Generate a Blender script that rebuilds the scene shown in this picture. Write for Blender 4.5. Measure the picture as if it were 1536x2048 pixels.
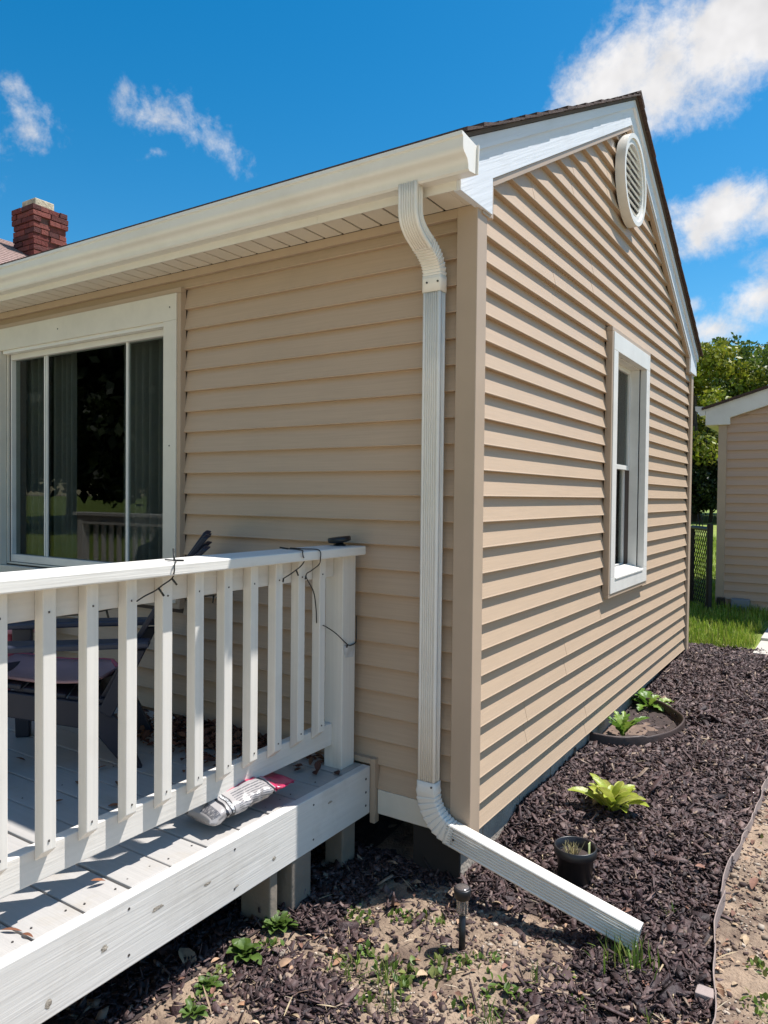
import bpy, math, random
import numpy as np
from mathutils import Matrix, Vector
random.seed(7); rng = np.random.default_rng(11)
for o in list(bpy.data.objects): bpy.data.objects.remove(o)
scene = bpy.context.scene
COL = scene.collection

# ------------------------------------------------------------------ camera
cam = bpy.data.cameras.new('camera'); camo = bpy.data.objects.new('camera', cam); COL.objects.link(camo)
cr = Vector((0.8403785580682389, 0.5419029756023747, 0.010249105933682336))
cu = Vector((-0.020495605816809547, 0.012876778432835814, 0.9997070164400138))
cf = Vector((-0.5416122314731727, 0.8403424026017513, -0.021927998270853188))
M = Matrix((cr, cu, -cf)).transposed().to_4x4(); M.translation = Vector((1.2223318, -2.5174046, 1.6191486))
camo.matrix_world = M
cam.sensor_fit = 'VERTICAL'; cam.sensor_height = 24.0; cam.sensor_width = 18.0
cam.lens = 24.0 * 1456.89 / 2048.0; cam.clip_start = 0.05; cam.clip_end = 2000
scene.camera = camo

# ------------------------------------------------------------------ light
SUN = Vector((1.0, 1.07, 3.0)).normalized()
SUN_EL = math.asin(SUN.z); SUN_AZ = math.atan2(SUN.x, SUN.y)
sl = bpy.data.lights.new('sun', 'SUN'); sl.energy = 5.0; sl.angle = math.radians(0.5); sl.color = (1.0, 0.963, 0.925)
so = bpy.data.objects.new('sun', sl); COL.objects.link(so)
so.rotation_euler = (-SUN).to_track_quat('-Z', 'Y').to_euler(); so.location = (6, 6, 14)

scene.view_settings.view_transform = 'Standard'; scene.view_settings.look = 'None'
scene.view_settings.gamma = 1.0; scene.view_settings.exposure = 0.56
scene.view_settings.use_curve_mapping = False
scene.cycles.max_bounces = 7; scene.cycles.diffuse_bounces = 4; scene.cycles.glossy_bounces = 3; scene.cycles.transparent_max_bounces = 8; scene.cycles.transmission_bounces = 4

world = bpy.data.worlds.new('World'); scene.world = world; world.use_nodes = True
def build_world():
    nt = world.node_tree; N = nt.nodes; L = nt.links; N.clear()
    out = N.new('ShaderNodeOutputWorld'); bg = N.new('ShaderNodeBackground')
    sky = N.new('ShaderNodeTexSky'); sky.sky_type = 'NISHITA'; sky.sun_disc = False
    sky.sun_elevation = SUN_EL; sky.sun_rotation = SUN_AZ
    sky.air_density = 1.0; sky.dust_density = 0.3; sky.ozone_density = 2.5
    hs = N.new('ShaderNodeHueSaturation'); hs.inputs['Hue'].default_value = .490; hs.inputs['Saturation'].default_value = 1.45; hs.inputs['Value'].default_value = 1.25
    L.new(sky.outputs[0], hs.inputs['Color'])
    tc = N.new('ShaderNodeTexCoord'); D = tc.outputs['Generated']
    def math_(op, a, b=None, clamp=False):
        n = N.new('ShaderNodeMath'); n.operation = op; n.use_clamp = clamp
        for i, v in enumerate((a, b)):
            if v is None: continue
            if hasattr(v, 'links'): L.new(v, n.inputs[i])
            else: n.inputs[i].default_value = v
        return n.outputs[0]
    def dot(vec):
        n = N.new('ShaderNodeVectorMath'); n.operation = 'DOT_PRODUCT'
        L.new(D, n.inputs[0]); n.inputs[1].default_value = vec
        return n.outputs['Value']
    def noise(scale, detail, rough, offs=(0, 0, 0), dist=0.0):
        mp = N.new('ShaderNodeMapping'); mp.inputs['Location'].default_value = offs
        L.new(D, mp.inputs['Vector'])
        n = N.new('ShaderNodeTexNoise'); n.inputs['Scale'].default_value = scale; n.inputs['Detail'].default_value = detail
        n.inputs['Roughness'].default_value = rough; n.inputs['Distortion'].default_value = dist
        L.new(mp.outputs[0], n.inputs['Vector']); return n.outputs['Fac']
    # cumulus groups: centre direction, half sizes (across, along), turn, weight
    clouds = [((-.674, .597, .436), .095, .042, -14, .76), ((-.650, .632, .420), .070, .032, -36, .78), ((-.705, .585, .405), .05, .02, 20, .62),
              ((-.105, .856, .510), .17, .060, 24, 1.2), ((-.235, .846, .480), .10, .045, 24, 1.0), ((0.05, .84, .54), .20, .07, 10, 1.15),
              ((-.138, .933, .336), .062, .040, 8, 1.05), ((-.075, .940, .328), .07, .035, 15, .95), ((-.165,.934,.315), .03, .03, 0, .8),
              ((-.782, .475, .404), .060, .055, 0, .66), ((-.780, .448, .440), .050, .030, -10, .62), ((-.80, .43, .37), .10, .07, 0, .6),
              ((-.095, .966, .240), .070, .035, 10, .80), ((-.150, .966, .207), .060, .035, 0, .75), ((-.174, .957, .235), .03, .018, 0, .7),
              ((-.06, .960, .275), .050, .035, 0, .95), ((.25, .92, .30), .18, .07, 5, 1.1), ((.45, .78, .42), .15, .07, 0, .9),
              ((-.90, -.10, .42), .24, .10, 10, 1.1), ((-.55, -.72, .40), .28, .13, -8, 1.2), ((.10, -.92, .38), .30, .13, 5, 1.2), ((-.30, -.72, .62), .22, .12, 15, 1.1), ((.45, -.60, .66), .24, .12, -12, 1.1), ((-.75, -.35, .56), .18, .10, 0, 1.0),  # from here clouds out of view, added to whiten the fill light
              ((.75, -.52, .40), .22, .09, -5, 1.0), ((.92, .20, .33), .2, .08, 4, .9), ((-.35, -.40, .84), .16, .10, 20, .8), ((-.7, .2, .70), .14, .08, 0, .7)]
    best = None
    for c, a, b, turn, w in clouds:
        c = Vector(c).normalized(); e1 = Vector((0, 0, 1)).cross(c).normalized() * -1; e2 = e1.cross(c) * -1
        if e2.z < 0: e2 = -e2
        t = math.radians(turn); f1 = e1 * math.cos(t) + e2 * math.sin(t); f2 = -e1 * math.sin(t) + e2 * math.cos(t)
        mpn = N.new('ShaderNodeMapping'); mpn.vector_type = 'TEXTURE'
        mpn.inputs['Rotation'].default_value = Matrix((f1, f2, f1.cross(f2))).transposed().to_euler(); mpn.inputs['Scale'].default_value = (a, b, 1e6)
        L.new(D, mpn.inputs['Vector']); ln = N.new('ShaderNodeVectorMath'); ln.operation = 'LENGTH'; L.new(mpn.outputs[0], ln.inputs[0])
        ma = N.new('ShaderNodeMath'); ma.operation = 'MULTIPLY_ADD'; L.new(ln.outputs['Value'], ma.inputs[0]); ma.inputs[1].default_value = -.62; ma.inputs[2].default_value = w
        lobe = ma.outputs[0]
        best = lobe if best is None else math_('MAXIMUM', best, lobe)
    best = math_('MAXIMUM', best, 0.0)
    n1 = noise(11.0, 7.0, .64, (3.1, 1.7, 0.4), .25); n2 = noise(38.0, 4.0, .68, (0, 5, 2), .15)
    nn = math_('ADD', math_('MULTIPLY', n1, .70), math_('MULTIPLY', n2, .30))
    dens = math_('ADD', math_('MULTIPLY', best, .95), math_('MULTIPLY', math_('SUBTRACT', nn, .5), 2.1))
    gate = math_('MULTIPLY', best, 3.0, True)
    mr = N.new('ShaderNodeMapRange'); mr.interpolation_type = 'SMOOTHSTEP'
    mr.inputs['From Min'].default_value = .24; mr.inputs['From Max'].default_value = .92
    L.new(dens, mr.inputs['Value'])
    cover = math_('MULTIPLY', mr.outputs[0], gate)
    cover = math_('MULTIPLY', cover, .96)
    cr_ = N.new('ShaderNodeMapRange'); cr_.inputs['From Min'].default_value = .3; cr_.inputs['From Max'].default_value = .75
    cr_.inputs['To Min'].default_value = .72; cr_.inputs['To Max'].default_value = 1.0
    L.new(noise(16.0, 3.0, .6, (7, 2, 9)), cr_.inputs['Value'])
    cc = N.new('ShaderNodeMix'); cc.data_type = 'RGBA'; cc.blend_type = 'MULTIPLY'; cc.inputs[0].default_value = 1.0
    cc.inputs[6].default_value = (8.6, 8.4, 8.3, 1); L.new(cr_.outputs[0], cc.inputs[7])
    mx = N.new('ShaderNodeMix'); mx.data_type = 'RGBA'
    L.new(cover, mx.inputs[0]); L.new(hs.outputs[0], mx.inputs[6]); L.new(cc.outputs[2], mx.inputs[7])
    L.new(mx.outputs[2], bg.inputs['Color']); bg.inputs['Strength'].default_value = 0.082
    L.new(bg.outputs[0], out.inputs['Surface'])
build_world()
world.cycles.sampling_method = 'MANUAL'; world.cycles.sample_map_resolution = 512

# ------------------------------------------------------------------ helpers
def tag(o, label=None, cat=None, group=None, kind=None):
    if label: o['label'] = label
    if cat: o['category'] = cat
    if group: o['group'] = group
    if kind: o['kind'] = kind
    return o
def empty(name, loc=(0, 0, 0), rz=0.0, parent=None):
    o = bpy.data.objects.new(name, None); COL.objects.link(o); o.location = loc; o.rotation_euler = (0, 0, rz)
    o.empty_display_size = .1
    if parent: o.parent = parent
    return o
def link(name, me, parent=None, loc=None):
    o = bpy.data.objects.new(name, me); COL.objects.link(o)
    if parent is not None: o.parent = parent
    if loc is not None: o.location = loc
    return o
def mesh(name, V, F, mat=None, parent=None, smooth=False, bevel=0, loc=None, seg=2):
    me = bpy.data.meshes.new(name); me.from_pydata([tuple(map(float, v)) for v in V], [], [tuple(f) for f in F]); me.update()
    if mat is not None: me.materials.append(mat)
    if smooth: me.polygons.foreach_set('use_smooth', [True] * len(me.polygons))
    o = link(name, me, parent, loc)
    if bevel:
        b = o.modifiers.new('bevel', 'BEVEL'); b.width = bevel; b.segments = seg; b.limit_method = 'ANGLE'; b.angle_limit = .6
    return o
class MB:
    def __init__(s): s.V = []; s.F = []
    def add(s, V, F):
        n = len(s.V); s.V += [tuple(v) for v in V]; s.F += [tuple(i + n for i in f) for f in F]; return s
    def box(s, x0, x1, y0, y1, z0, z1):
        V = [(x, y, z) for z in (z0, z1) for y in (y0, y1) for x in (x0, x1)]
        return s.add(V, [(0, 2, 3, 1), (4, 5, 7, 6), (0, 1, 5, 4), (2, 6, 7, 3), (0, 4, 6, 2), (1, 3, 7, 5)])
    def prism(s, prof, fn, t0, t1):
        """closed profile list of (a,b); fn(a,b,t)->xyz, extruded t0..t1 (values or per vertex lists)"""
        n = len(prof)
        T0 = t0 if hasattr(t0, '__len__') else [t0] * n; T1 = t1 if hasattr(t1, '__len__') else [t1] * n
        V = [fn(a, b, T0[i]) for i, (a, b) in enumerate(prof)] + [fn(a, b, T1[i]) for i, (a, b) in enumerate(prof)]
        F = [(i, (i + 1) % n, n + (i + 1) % n, n + i) for i in range(n)] + [tuple(range(n))[::-1], tuple(range(n, 2 * n))]
        return s.add(V, F)
    def tube(s, pts, r, n=8, cap=True, r2=None):
        pts = [Vector(p) for p in pts]; m = len(pts); base = len(s.V); up = None
        for i, p in enumerate(pts):
            t = (pts[min(i + 1, m - 1)] - pts[max(i - 1, 0)]).normalized()
            if up is None:
                up = Vector((0, 0, 1)) if abs(t.z) < .9 else Vector((1, 0, 0))
            a = t.cross(up).normalized(); b = a.cross(t).normalized(); up = b
            rr = r if r2 is None else r + (r2 - r) * i / max(1, m - 1)
            for k in range(n):
                w = 2 * math.pi * k / n; s.V.append(tuple(p + a * (rr * math.cos(w)) + b * (rr * math.sin(w))))
        for i in range(m - 1):
            for k in range(n):
                k2 = (k + 1) % n
                s.F.append((base + i * n + k, base + i * n + k2, base + (i + 1) * n + k2, base + (i + 1) * n + k))
        if cap:
            s.F.append(tuple(base + k for k in range(n))[::-1]); s.F.append(tuple(base + (m - 1) * n + k for k in range(n)))
        return s
    def lathe(s, prof, n=32, cx=0, cy=0):
        base = len(s.V); m = len(prof)
        for r, z in prof:
            for k in range(n):
                w = 2 * math.pi * k / n; s.V.append((cx + r * math.cos(w), cy + r * math.sin(w), z))
        for i in range(m - 1):
            for k in range(n):
                k2 = (k + 1) % n; s.F.append((base + i * n + k, base + i * n + k2, base + (i + 1) * n + k2, base + (i + 1) * n + k))
        s.F.append(tuple(base + k for k in range(n))[::-1]); s.F.append(tuple(base + (m - 1) * n + k for k in range(n)))
        return s
    def build(s, name, mat=None, parent=None, smooth=False, bevel=0, loc=None, seg=2):
        return mesh(name, s.V, s.F, mat, parent, smooth, bevel, loc, seg)
def box(name, x0, x1, y0, y1, z0, z1, mat, parent=None, bevel=0):
    return MB().box(x0, x1, y0, y1, z0, z1).build(name, mat, parent, bevel=bevel)
def big_mesh(name, V, Q, mat, parent=None, cols=None, smooth=False):
    """numpy verts (n,3) and quads (m,4) or tris, optional per-face colours"""
    me = bpy.data.meshes.new(name); n = len(V); m, w = Q.shape
    me.vertices.add(n); me.vertices.foreach_set('co', V.astype(np.float32).ravel())
    me.loops.add(m * w); me.loops.foreach_set('vertex_index', Q.astype(np.int32).ravel())
    me.polygons.add(m); me.polygons.foreach_set('loop_start', np.arange(0, m * w, w, dtype=np.int32))
    me.polygons.foreach_set('loop_total', np.full(m, w, dtype=np.int32))
    me.update(calc_edges=True)
    if cols is not None:
        a = me.attributes.new('tint', 'FLOAT_COLOR', 'CORNER')
        c = np.ones((m, w, 4), np.float32); c[:, :, :3] = cols[:, None, :]; a.data.foreach_set('color', c.ravel())
    if smooth: me.polygons.foreach_set('use_smooth', np.ones(m, bool))
    me.materials.append(mat); return link(name, me, parent)

# ------------------------------------------------------------------ materials
def mat(name, col, rough=.6, var=.0, vscale=6.0, bump=0.0, bscale=40.0, stretch=None, spec=.5, dirt=None, dirt_amt=0.0, dscale=3.0,
        attr=None, sub=0.0, metal=0.0, coords='Object', detail=6, bdist=.01, lo=.45, hi=.75, prerot=None):
    m = bpy.data.materials.new(name); m.use_nodes = True; nt = m.node_tree; N = nt.nodes; L = nt.links
    p = N['Principled BSDF']; p.inputs['Roughness'].default_value = rough; p.inputs['Specular IOR Level'].default_value = spec
    p.inputs['Metallic'].default_value = metal
    tc = N.new('ShaderNodeTexCoord'); mp = N.new('ShaderNodeMapping')
    if prerot:
        pr = N.new('ShaderNodeMapping'); pr.inputs['Rotation'].default_value = prerot; L.new(tc.outputs[coords], pr.inputs['Vector']); L.new(pr.outputs[0], mp.inputs['Vector'])
    else: L.new(tc.outputs[coords], mp.inputs['Vector'])
    if stretch: mp.inputs['Scale'].default_value = stretch
    if attr:
        at = N.new('ShaderNodeAttribute'); at.attribute_name = attr; c = at.outputs['Color']
    else:
        rgb = N.new('ShaderNodeRGB'); rgb.outputs[0].default_value = (*col, 1); c = rgb.outputs[0]
    if var:
        n = N.new('ShaderNodeTexNoise'); n.inputs['Scale'].default_value = vscale; n.inputs['Detail'].default_value = detail
        L.new(mp.outputs[0], n.inputs['Vector'])
        r = N.new('ShaderNodeMapRange'); r.inputs['From Min'].default_value = .3; r.inputs['From Max'].default_value = .7
        r.inputs['To Min'].default_value = 1 - var; r.inputs['To Max'].default_value = 1 + var; L.new(n.outputs['Fac'], r.inputs['Value'])
        x = N.new('ShaderNodeMix'); x.data_type = 'RGBA'; x.blend_type = 'MULTIPLY'; x.inputs[0].default_value = 1
        L.new(c, x.inputs[6]); L.new(r.outputs[0], x.inputs[7]); c = x.outputs[2]
    if dirt:
        n = N.new('ShaderNodeTexNoise'); n.inputs['Scale'].default_value = dscale; n.inputs['Detail'].default_value = 9; n.inputs['Roughness'].default_value = .65
        L.new(tc.outputs['Object'], n.inputs['Vector'])
        r = N.new('ShaderNodeMapRange'); r.inputs['From Min'].default_value = lo; r.inputs['From Max'].default_value = hi
        r.inputs['To Max'].default_value = dirt_amt; L.new(n.outputs['Fac'], r.inputs['Value'])
        x = N.new('ShaderNodeMix'); x.data_type = 'RGBA'; L.new(r.outputs[0], x.inputs[0]); L.new(c, x.inputs[6]); x.inputs[7].default_value = (*dirt, 1); c = x.outputs[2]
    L.new(c, p.inputs['Base Color'])
    if bump:
        n = N.new('ShaderNodeTexNoise'); n.inputs['Scale'].default_value = bscale; n.inputs['Detail'].default_value = 5
        L.new(mp.outputs[0], n.inputs['Vector'])
        b = N.new('ShaderNodeBump'); b.inputs['Strength'].default_value = bump; b.inputs['Distance'].default_value = bdist
        L.new(n.outputs['Fac'], b.inputs['Height']); L.new(b.outputs[0], p.inputs['Normal'])
    if sub:
        tr = N.new('ShaderNodeBsdfTranslucent'); L.new(c, tr.inputs['Color']); ms = N.new('ShaderNodeMixShader'); ms.inputs[0].default_value = sub
        L.new(p.outputs[0], ms.inputs[1]); L.new(tr.outputs[0], ms.inputs[2]); L.new(ms.outputs[0], N['Material Output'].inputs['Surface'])
    return m
TAN = (.492, .362, .250)
M_sidx = mat('vinyl siding', TAN, .48, .05, 3.0, .10, 60, (1.2, 9, 60), spec=.4, dirt=(.36, .28, .2), dirt_amt=.35, dscale=1.6, lo=.5, hi=.85)
M_sidy = mat('vinyl siding gable', TAN, .48, .05, 3.0, .10, 60, (9, 1.2, 60), spec=.4, dirt=(.36, .28, .2), dirt_amt=.3, dscale=1.6, lo=.5, hi=.85)
M_tan = mat('tan trim', (.45, .34, .245), .45, .05, 4.0, spec=.4)
M_cream = mat('cream aluminium', (.77, .745, .685), .32, .04, 2.5, .03, 8, spec=.5, dirt=(.45, .40, .32), dirt_amt=.25, dscale=5)
M_spout = mat('white aluminium spout', (.84, .795, .715), .34, .02, 3.0, .0, 14, spec=.5, dirt=(.5, .46, .38), dirt_amt=.22, dscale=7)
M_soffit = mat('cream soffit', (.70, .64, .53), .5, .04, 4.0)
M_groove = mat('soffit vent slot', (.10, .085, .07), .8)
M_white = mat('white window trim', (.76, .735, .68), .42, .03, 4.0, .02, 20, dirt=(.42, .38, .32), dirt_amt=.25, dscale=6)
M_trimg = mat('pale painted trim', (.70, .65, .55), .5, .03, 4.0, .05, 30, dirt=(.4, .36, .3), dirt_amt=.2, dscale=6)
def wood(name, axis, col=(.68, .64, .58), b=.3, dirt=.35, dist=.004, ds=4.0, prerot=None):
    st = {'x': (1.6, 60, 60), 'y': (60, 1.6, 60), 'z': (60, 60, 1.6)}[axis]
    return mat(name, col, .55, .05, 1.1, b, 2.2, st, spec=.35, dirt=(.36, .315, .25), dirt_amt=dirt, dscale=ds, bdist=dist, lo=.52, hi=.80, prerot=prerot)
M_wx = wood('painted wood across', 'x'); M_wy = wood('painted wood along', 'y'); M_wz = wood('painted wood upright', 'z', (.73, .69, .62), .18, .22)
M_cap = wood('painted handrail', 'y', (.72, .69, .63), .3, .25, .004)
M_fasc = wood('painted rake board', 'y', (.70, .72, .75), .45, .2, .003, prerot=(-math.atan(.53), 0, 0)); M_fasc2 = wood('painted far rake board', 'y', (.70, .72, .75), .5, .12, .004, prerot=(math.atan(.53), 0, 0))
M_board = wood('painted deck board', 'x', (.40, .38, .355), .35, .85, .003, 6.0)
M_rim = wood('painted rim joist', 'y', (.66, .635, .59), .42, .4, .003)
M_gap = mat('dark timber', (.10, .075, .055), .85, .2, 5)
M_post = mat('weathered support', (.23, .19, .15), .9, .2, 6, .5, 30, dirt=(.2, .16, .12), dirt_amt=.6)
M_conc = mat('concrete block', (.40, .35, .29), .92, .14, 7, .6, 70, dirt=(.22, .18, .14), dirt_amt=.6, dscale=4)
M_inter = mat('room interior', (.10, .08, .07), .9)
M_curt = mat('grey curtain', (.33, .31, .29), .9, .08, 3, sub=.25)
M_dark = mat('dark screen', (.03, .03, .035), .6)
M_shing = mat('brown shingle', (.075, .045, .036), .95, .35, 60, .8, 220)
M_shing2 = mat('faded shingle', (.30, .20, .17), .95, .3, 40, .6, 160)
M_navy = mat('navy plastic', (.010, .012, .026), .45, .15, 6, .05, 40)
M_grey = mat('sun faded navy plastic', (.03, .034, .055), .5, .2, 6)
M_pink = mat('faded pink plastic', (.42, .24, .24), .5, .12, 5, dirt=(.3, .18, .17), dirt_amt=.5, dscale=6)
M_red = mat('pinkish red plastic', (.52, .10, .13), .4, .1, 5)
M_pink2 = mat('pink plastic top', (.62, .25, .27), .5, .12, 5)
M_black = mat('black plastic', (.012, .012, .014), .38, .1, 8)
M_wire = mat('dark green wire', (.018, .018, .014), .5)
M_tape = mat('silver tape', (.55, .55, .54), .35, .15, 30, .3, 50)
M_brick = [mat('red brick %d' % i, c, .95, .22, 22, .8, 60, dirt=(.13, .06, .05), dirt_amt=.55, dscale=9) for i, c in enumerate([(.16, .036, .028), (.12, .030, .025), (.21, .058, .044), (.09, .027, .024)])]
M_mortar = mat('old mortar', (.19, .10, .08), .95, .2, 20, .5, 60)
M_flue = mat('flue cap', (.58, .50, .36), .95, .25, 12, .8, 60, dirt=(.2, .17, .12), dirt_amt=.7, dscale=14)
M_bark = mat('bark', (.085, .065, .05), .95, .3, 8, .8, 30)
M_lid = mat('galvanised box', (.20, .23, .25), .55, .1, 6, metal=.2)
M_iron = mat('black iron', (.012, .009, .009), .6, .2, 20)
M_walk = mat('concrete walk', (.50, .46, .40), .9, .1, 6, .3, 120)
M_edge = mat('weathered edging', (.34, .27, .245), .75, .2, 8, .25, 40, dirt=(.2, .15, .12), dirt_amt=.6, dscale=9)
M_ring = mat('brown ring edging', (.045, .026, .021), .55, .25, 12, .2, 40)
M_screw = mat('screw head', (.10, .09, .085), .5, metal=.6)
M_chip = mat('mulch chips', (0, 0, 0), .62, .25, 60, .4, 160, attr='tint', spec=.45)
M_bits = mat('dry bits', (0, 0, 0), .85, .2, 60, attr='tint')
M_leafv = mat('leaf tinted', (0, 0, 0), .5, .18, 30, attr='tint', sub=.32, spec=.4)
M_grassv = mat('grass tinted', (0, 0, 0), .6, .1, 10, attr='tint', sub=.35, spec=.3)
def leafmat(name, col, edge):
    m = mat(name, col, .42, .22, 22, .25, 60, dirt=edge, dirt_amt=.8, dscale=16, sub=.3, lo=.5, hi=.68); return m
M_hosta = leafmat('hosta leaf', (.34, .40, .045), (.55, .52, .16))
M_hosta2 = leafmat('hosta leaf green', (.22, .31, .035), (.50, .50, .14)); M_hosta3 = leafmat('hosta leaf pale', (.42, .44, .09), (.60, .50, .22))
M_dand = leafmat('weed leaf', (.12, .24, .03), (.26, .34, .06))
M_dand2 = leafmat('weed leaf bright', (.20, .30, .04), (.30, .36, .08))
def glass():
    m = bpy.data.materials.new('window glass'); m.use_nodes = True; nt = m.node_tree; N = nt.nodes; L = nt.links
    N.remove(N['Principled BSDF'])
    t = N.new('ShaderNodeBsdfTransparent'); t.inputs[0].default_value = (.72, .76, .74, 1)
    g = N.new('ShaderNodeBsdfGlossy'); g.inputs['Roughness'].default_value = .0; g.inputs['Color'].default_value = (.5, .5, .5, 1)
    f = N.new('ShaderNodeFresnel'); ge = N.new('ShaderNodeNewGeometry'); ir = N.new('ShaderNodeMapRange'); ir.inputs['To Min'].default_value = 1.52; ir.inputs['To Max'].default_value = 1 / 1.52
    L.new(ge.outputs['Backfacing'], ir.inputs['Value']); L.new(ir.outputs[0], f.inputs['IOR'])
    x = N.new('ShaderNodeMixShader'); L.new(f.outputs[0], x.inputs[0]); L.new(t.outputs[0], x.inputs[1]); L.new(g.outputs[0], x.inputs[2])
    L.new(x.outputs[0], N['Material Output'].inputs['Surface']); return m
M_glass = glass()
def clearplastic():
    m = mat('clear ribbed plastic', (.75, .68, .62), .12, spec=.6); p = m.node_tree.nodes['Principled BSDF']; p.inputs['Transmission Weight'].default_value = .85; p.inputs['IOR'].default_value = 1.3; return m
M_clear = clearplastic()

# ------------------------------------------------------------------ noise and ground height
def sm(t, a, b):
    t = np.clip((np.asarray(t, float) - a) / (b - a), 0, 1); return t * t * (3 - 2 * t)
_tab = rng.random((256, 256))
def vnoise(x, y):
    x = np.asarray(x, float); y = np.asarray(y, float); xi = np.floor(x).astype(int); yi = np.floor(y).astype(int); u = x - xi; v = y - yi
    u = u * u * (3 - 2 * u); v = v * v * (3 - 2 * v); g = lambda i, j: _tab[i & 255, j & 255]
    return (g(xi, yi) * (1 - u) + g(xi + 1, yi) * u) * (1 - v) + (g(xi, yi + 1) * (1 - u) + g(xi + 1, yi + 1) * u) * v
def fbm(x, y, o=4):
    s = 0; a = .5; f = 1.0
    for i in range(o): s = s + a * vnoise(np.asarray(x) * f + i * 17.3, np.asarray(y) * f + i * 9.1); a *= .5; f *= 2.03
    return s / (1 - .5 ** o)
def gz(x, y):
    x = np.asarray(x, float); y = np.asarray(y, float)
    z = .10 + .085 * sm(y, .05, .8) + .06 * sm(y, 2.0, 4.6) + .07 * sm(y, 4.6, 7.0) + .25 * sm(y, 10, 45)
    z = z - .05 * sm(-x, .45, .9) * (1 - sm(y, -.1, .3))
    near = 1 - sm(np.hypot(x, y - 2), 5, 9)
    return z + near * ((fbm(x * 3 + 5, y * 3 + 2, 3) - .5) * .05 + (fbm(x * 22, y * 22, 3) - .5) * .014)
def gzf(x, y): return float(gz(np.array([x]), np.array([y]))[0])

# ================================================================== GROUND
def ground_material():
    m = mat('sandy soil', (.31, .225, .155), .95, .18, 9, .9, 90, dirt=(.12, .08, .058), dirt_amt=.9, dscale=7.0, lo=.45, hi=.64, bdist=.012, detail=9)
    return m
M_soil = ground_material()
M_under = mat('bed soil and deck shade', (.045, .03, .026), .95, .3, 20, .8, 60)
def grid_sheet(name, xs, ys, zf, m, dz=0.0):
    X, Y = np.meshgrid(xs, ys); Z = zf(X, Y) + dz
    V = np.stack([X.ravel(), Y.ravel(), Z.ravel()], 1); nx = len(xs); ny = len(ys)
    i = np.arange((nx - 1) * (ny - 1)); r = i // (nx - 1); c = i % (nx - 1); a = r * nx + c
    return big_mesh(name, V, np.stack([a, a + 1, a + nx + 1, a + nx], 1), m, smooth=True)
xs = np.concatenate([-np.geomspace(400, 1.3, 26), np.arange(-1.2, 2.0, .022), np.geomspace(2.05, 400, 26)])
ys = np.concatenate([-np.geomspace(400, 1.9, 26), np.arange(-1.85, 1.4, .022), np.arange(1.4, 5.2, .06), np.geomspace(5.3, 600, 34)])
tag(grid_sheet('ground', xs, ys, gz, M_soil), kind='structure')
def edge_x(y):
    return float(np.interp(y, [-1.2, -.8, -.3, 0, .2, .45, .7, 1.1, 1.6, 2.3, 3.2, 4.3, 4.7], [.90, .905, .915, .875, .85, .845, .862, .872, .885, .90, .91, .85, .72]))
# lawn behind the bed, front lawn behind the camera, concrete walk
M_lawn = mat('lawn', (.15, .21, .025), .9, .35, 1.6, .8, 60, dirt=(.24, .27, .04), dirt_amt=.8, dscale=.35, lo=.4, hi=.65)
lx = np.concatenate([-np.geomspace(300, 3, 24), np.arange(-2.8, 6, .2), np.geomspace(6.2, 300, 24)])
tag(grid_sheet('lawn', lx, np.concatenate([np.arange(4.78, 8, .08), np.geomspace(8.1, 300, 40)]), gz, M_lawn, .006), kind='structure')
tag(grid_sheet('lawn', lx, np.concatenate([-np.geomspace(300, 4.0, 40)]), gz, M_lawn, .006), kind='structure')
M_bounce = mat('warm bounce ground', (.56, .45, .33), .95, .12, 4, .4, 120)
tag(grid_sheet('bounce_sheet', np.arange(-4.4, 12.1, .3), np.arange(-15, -2.4, .3), gz, M_bounce, .012), kind='structure')  # unseen pale ground, added to bounce warm light onto the front wall
wk = MB()
for y0, y1 in ((4.62, 5.28), (5.29, 6.4)):
    z = gzf(.9, (y0 + y1) / 2)
    wk.box(.50, 1.75, y0, y1, z - .06, z + .028)
tag(wk.build('path', M_walk, bevel=.006), kind='structure')

# ================================================================== HOUSE
C4 = .1016
def zk(k): return .30 + (23 - k) * C4
YR = 2.12; Z0 = 2.895; SL = .515; GY = 4.36
def roofz(y): return Z0 + SL * ((y if y < YR else 2 * YR - y) + .17)
HX0 = -5.6
house = empty('house', (0, 0, 0))
tag(house, 'tan vinyl-sided house with white gutter, gable vent and dark shingled roof', 'house')

FO = lambda a, b, t: (t, -a, b)          # front wall: a outward, b height, t along x
GO = lambda a, b, t: (a, t, b)           # gable wall: a outward, b height, t along y
def course_profile(zb, zt, d=0.0):
    return [(-.0245 + d, zt), (-.0008 + d, zb + .008), (.0014 + d, zb + .003), (.0002 + d, zb), (-.0245 + d, zb + .001)]
def plank(fn, zb, zt, t0, t1, m, parent, d=0.0, ends=None):
    prof = course_profile(zb, zt, d)
    if ends:      # sloped ends: functions of height
        T0 = [ends[0](b) for a, b in prof]; T1 = [ends[1](b) for a, b in prof]
        if min(b - a for a, b in zip(T0, T1)) < .004: return
        MB().prism(prof, fn, T0, T1).build('siding_plank', m, parent)
    else:
        MB().prism(prof, fn, t0, t1).build('siding_plank', m, parent)
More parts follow.
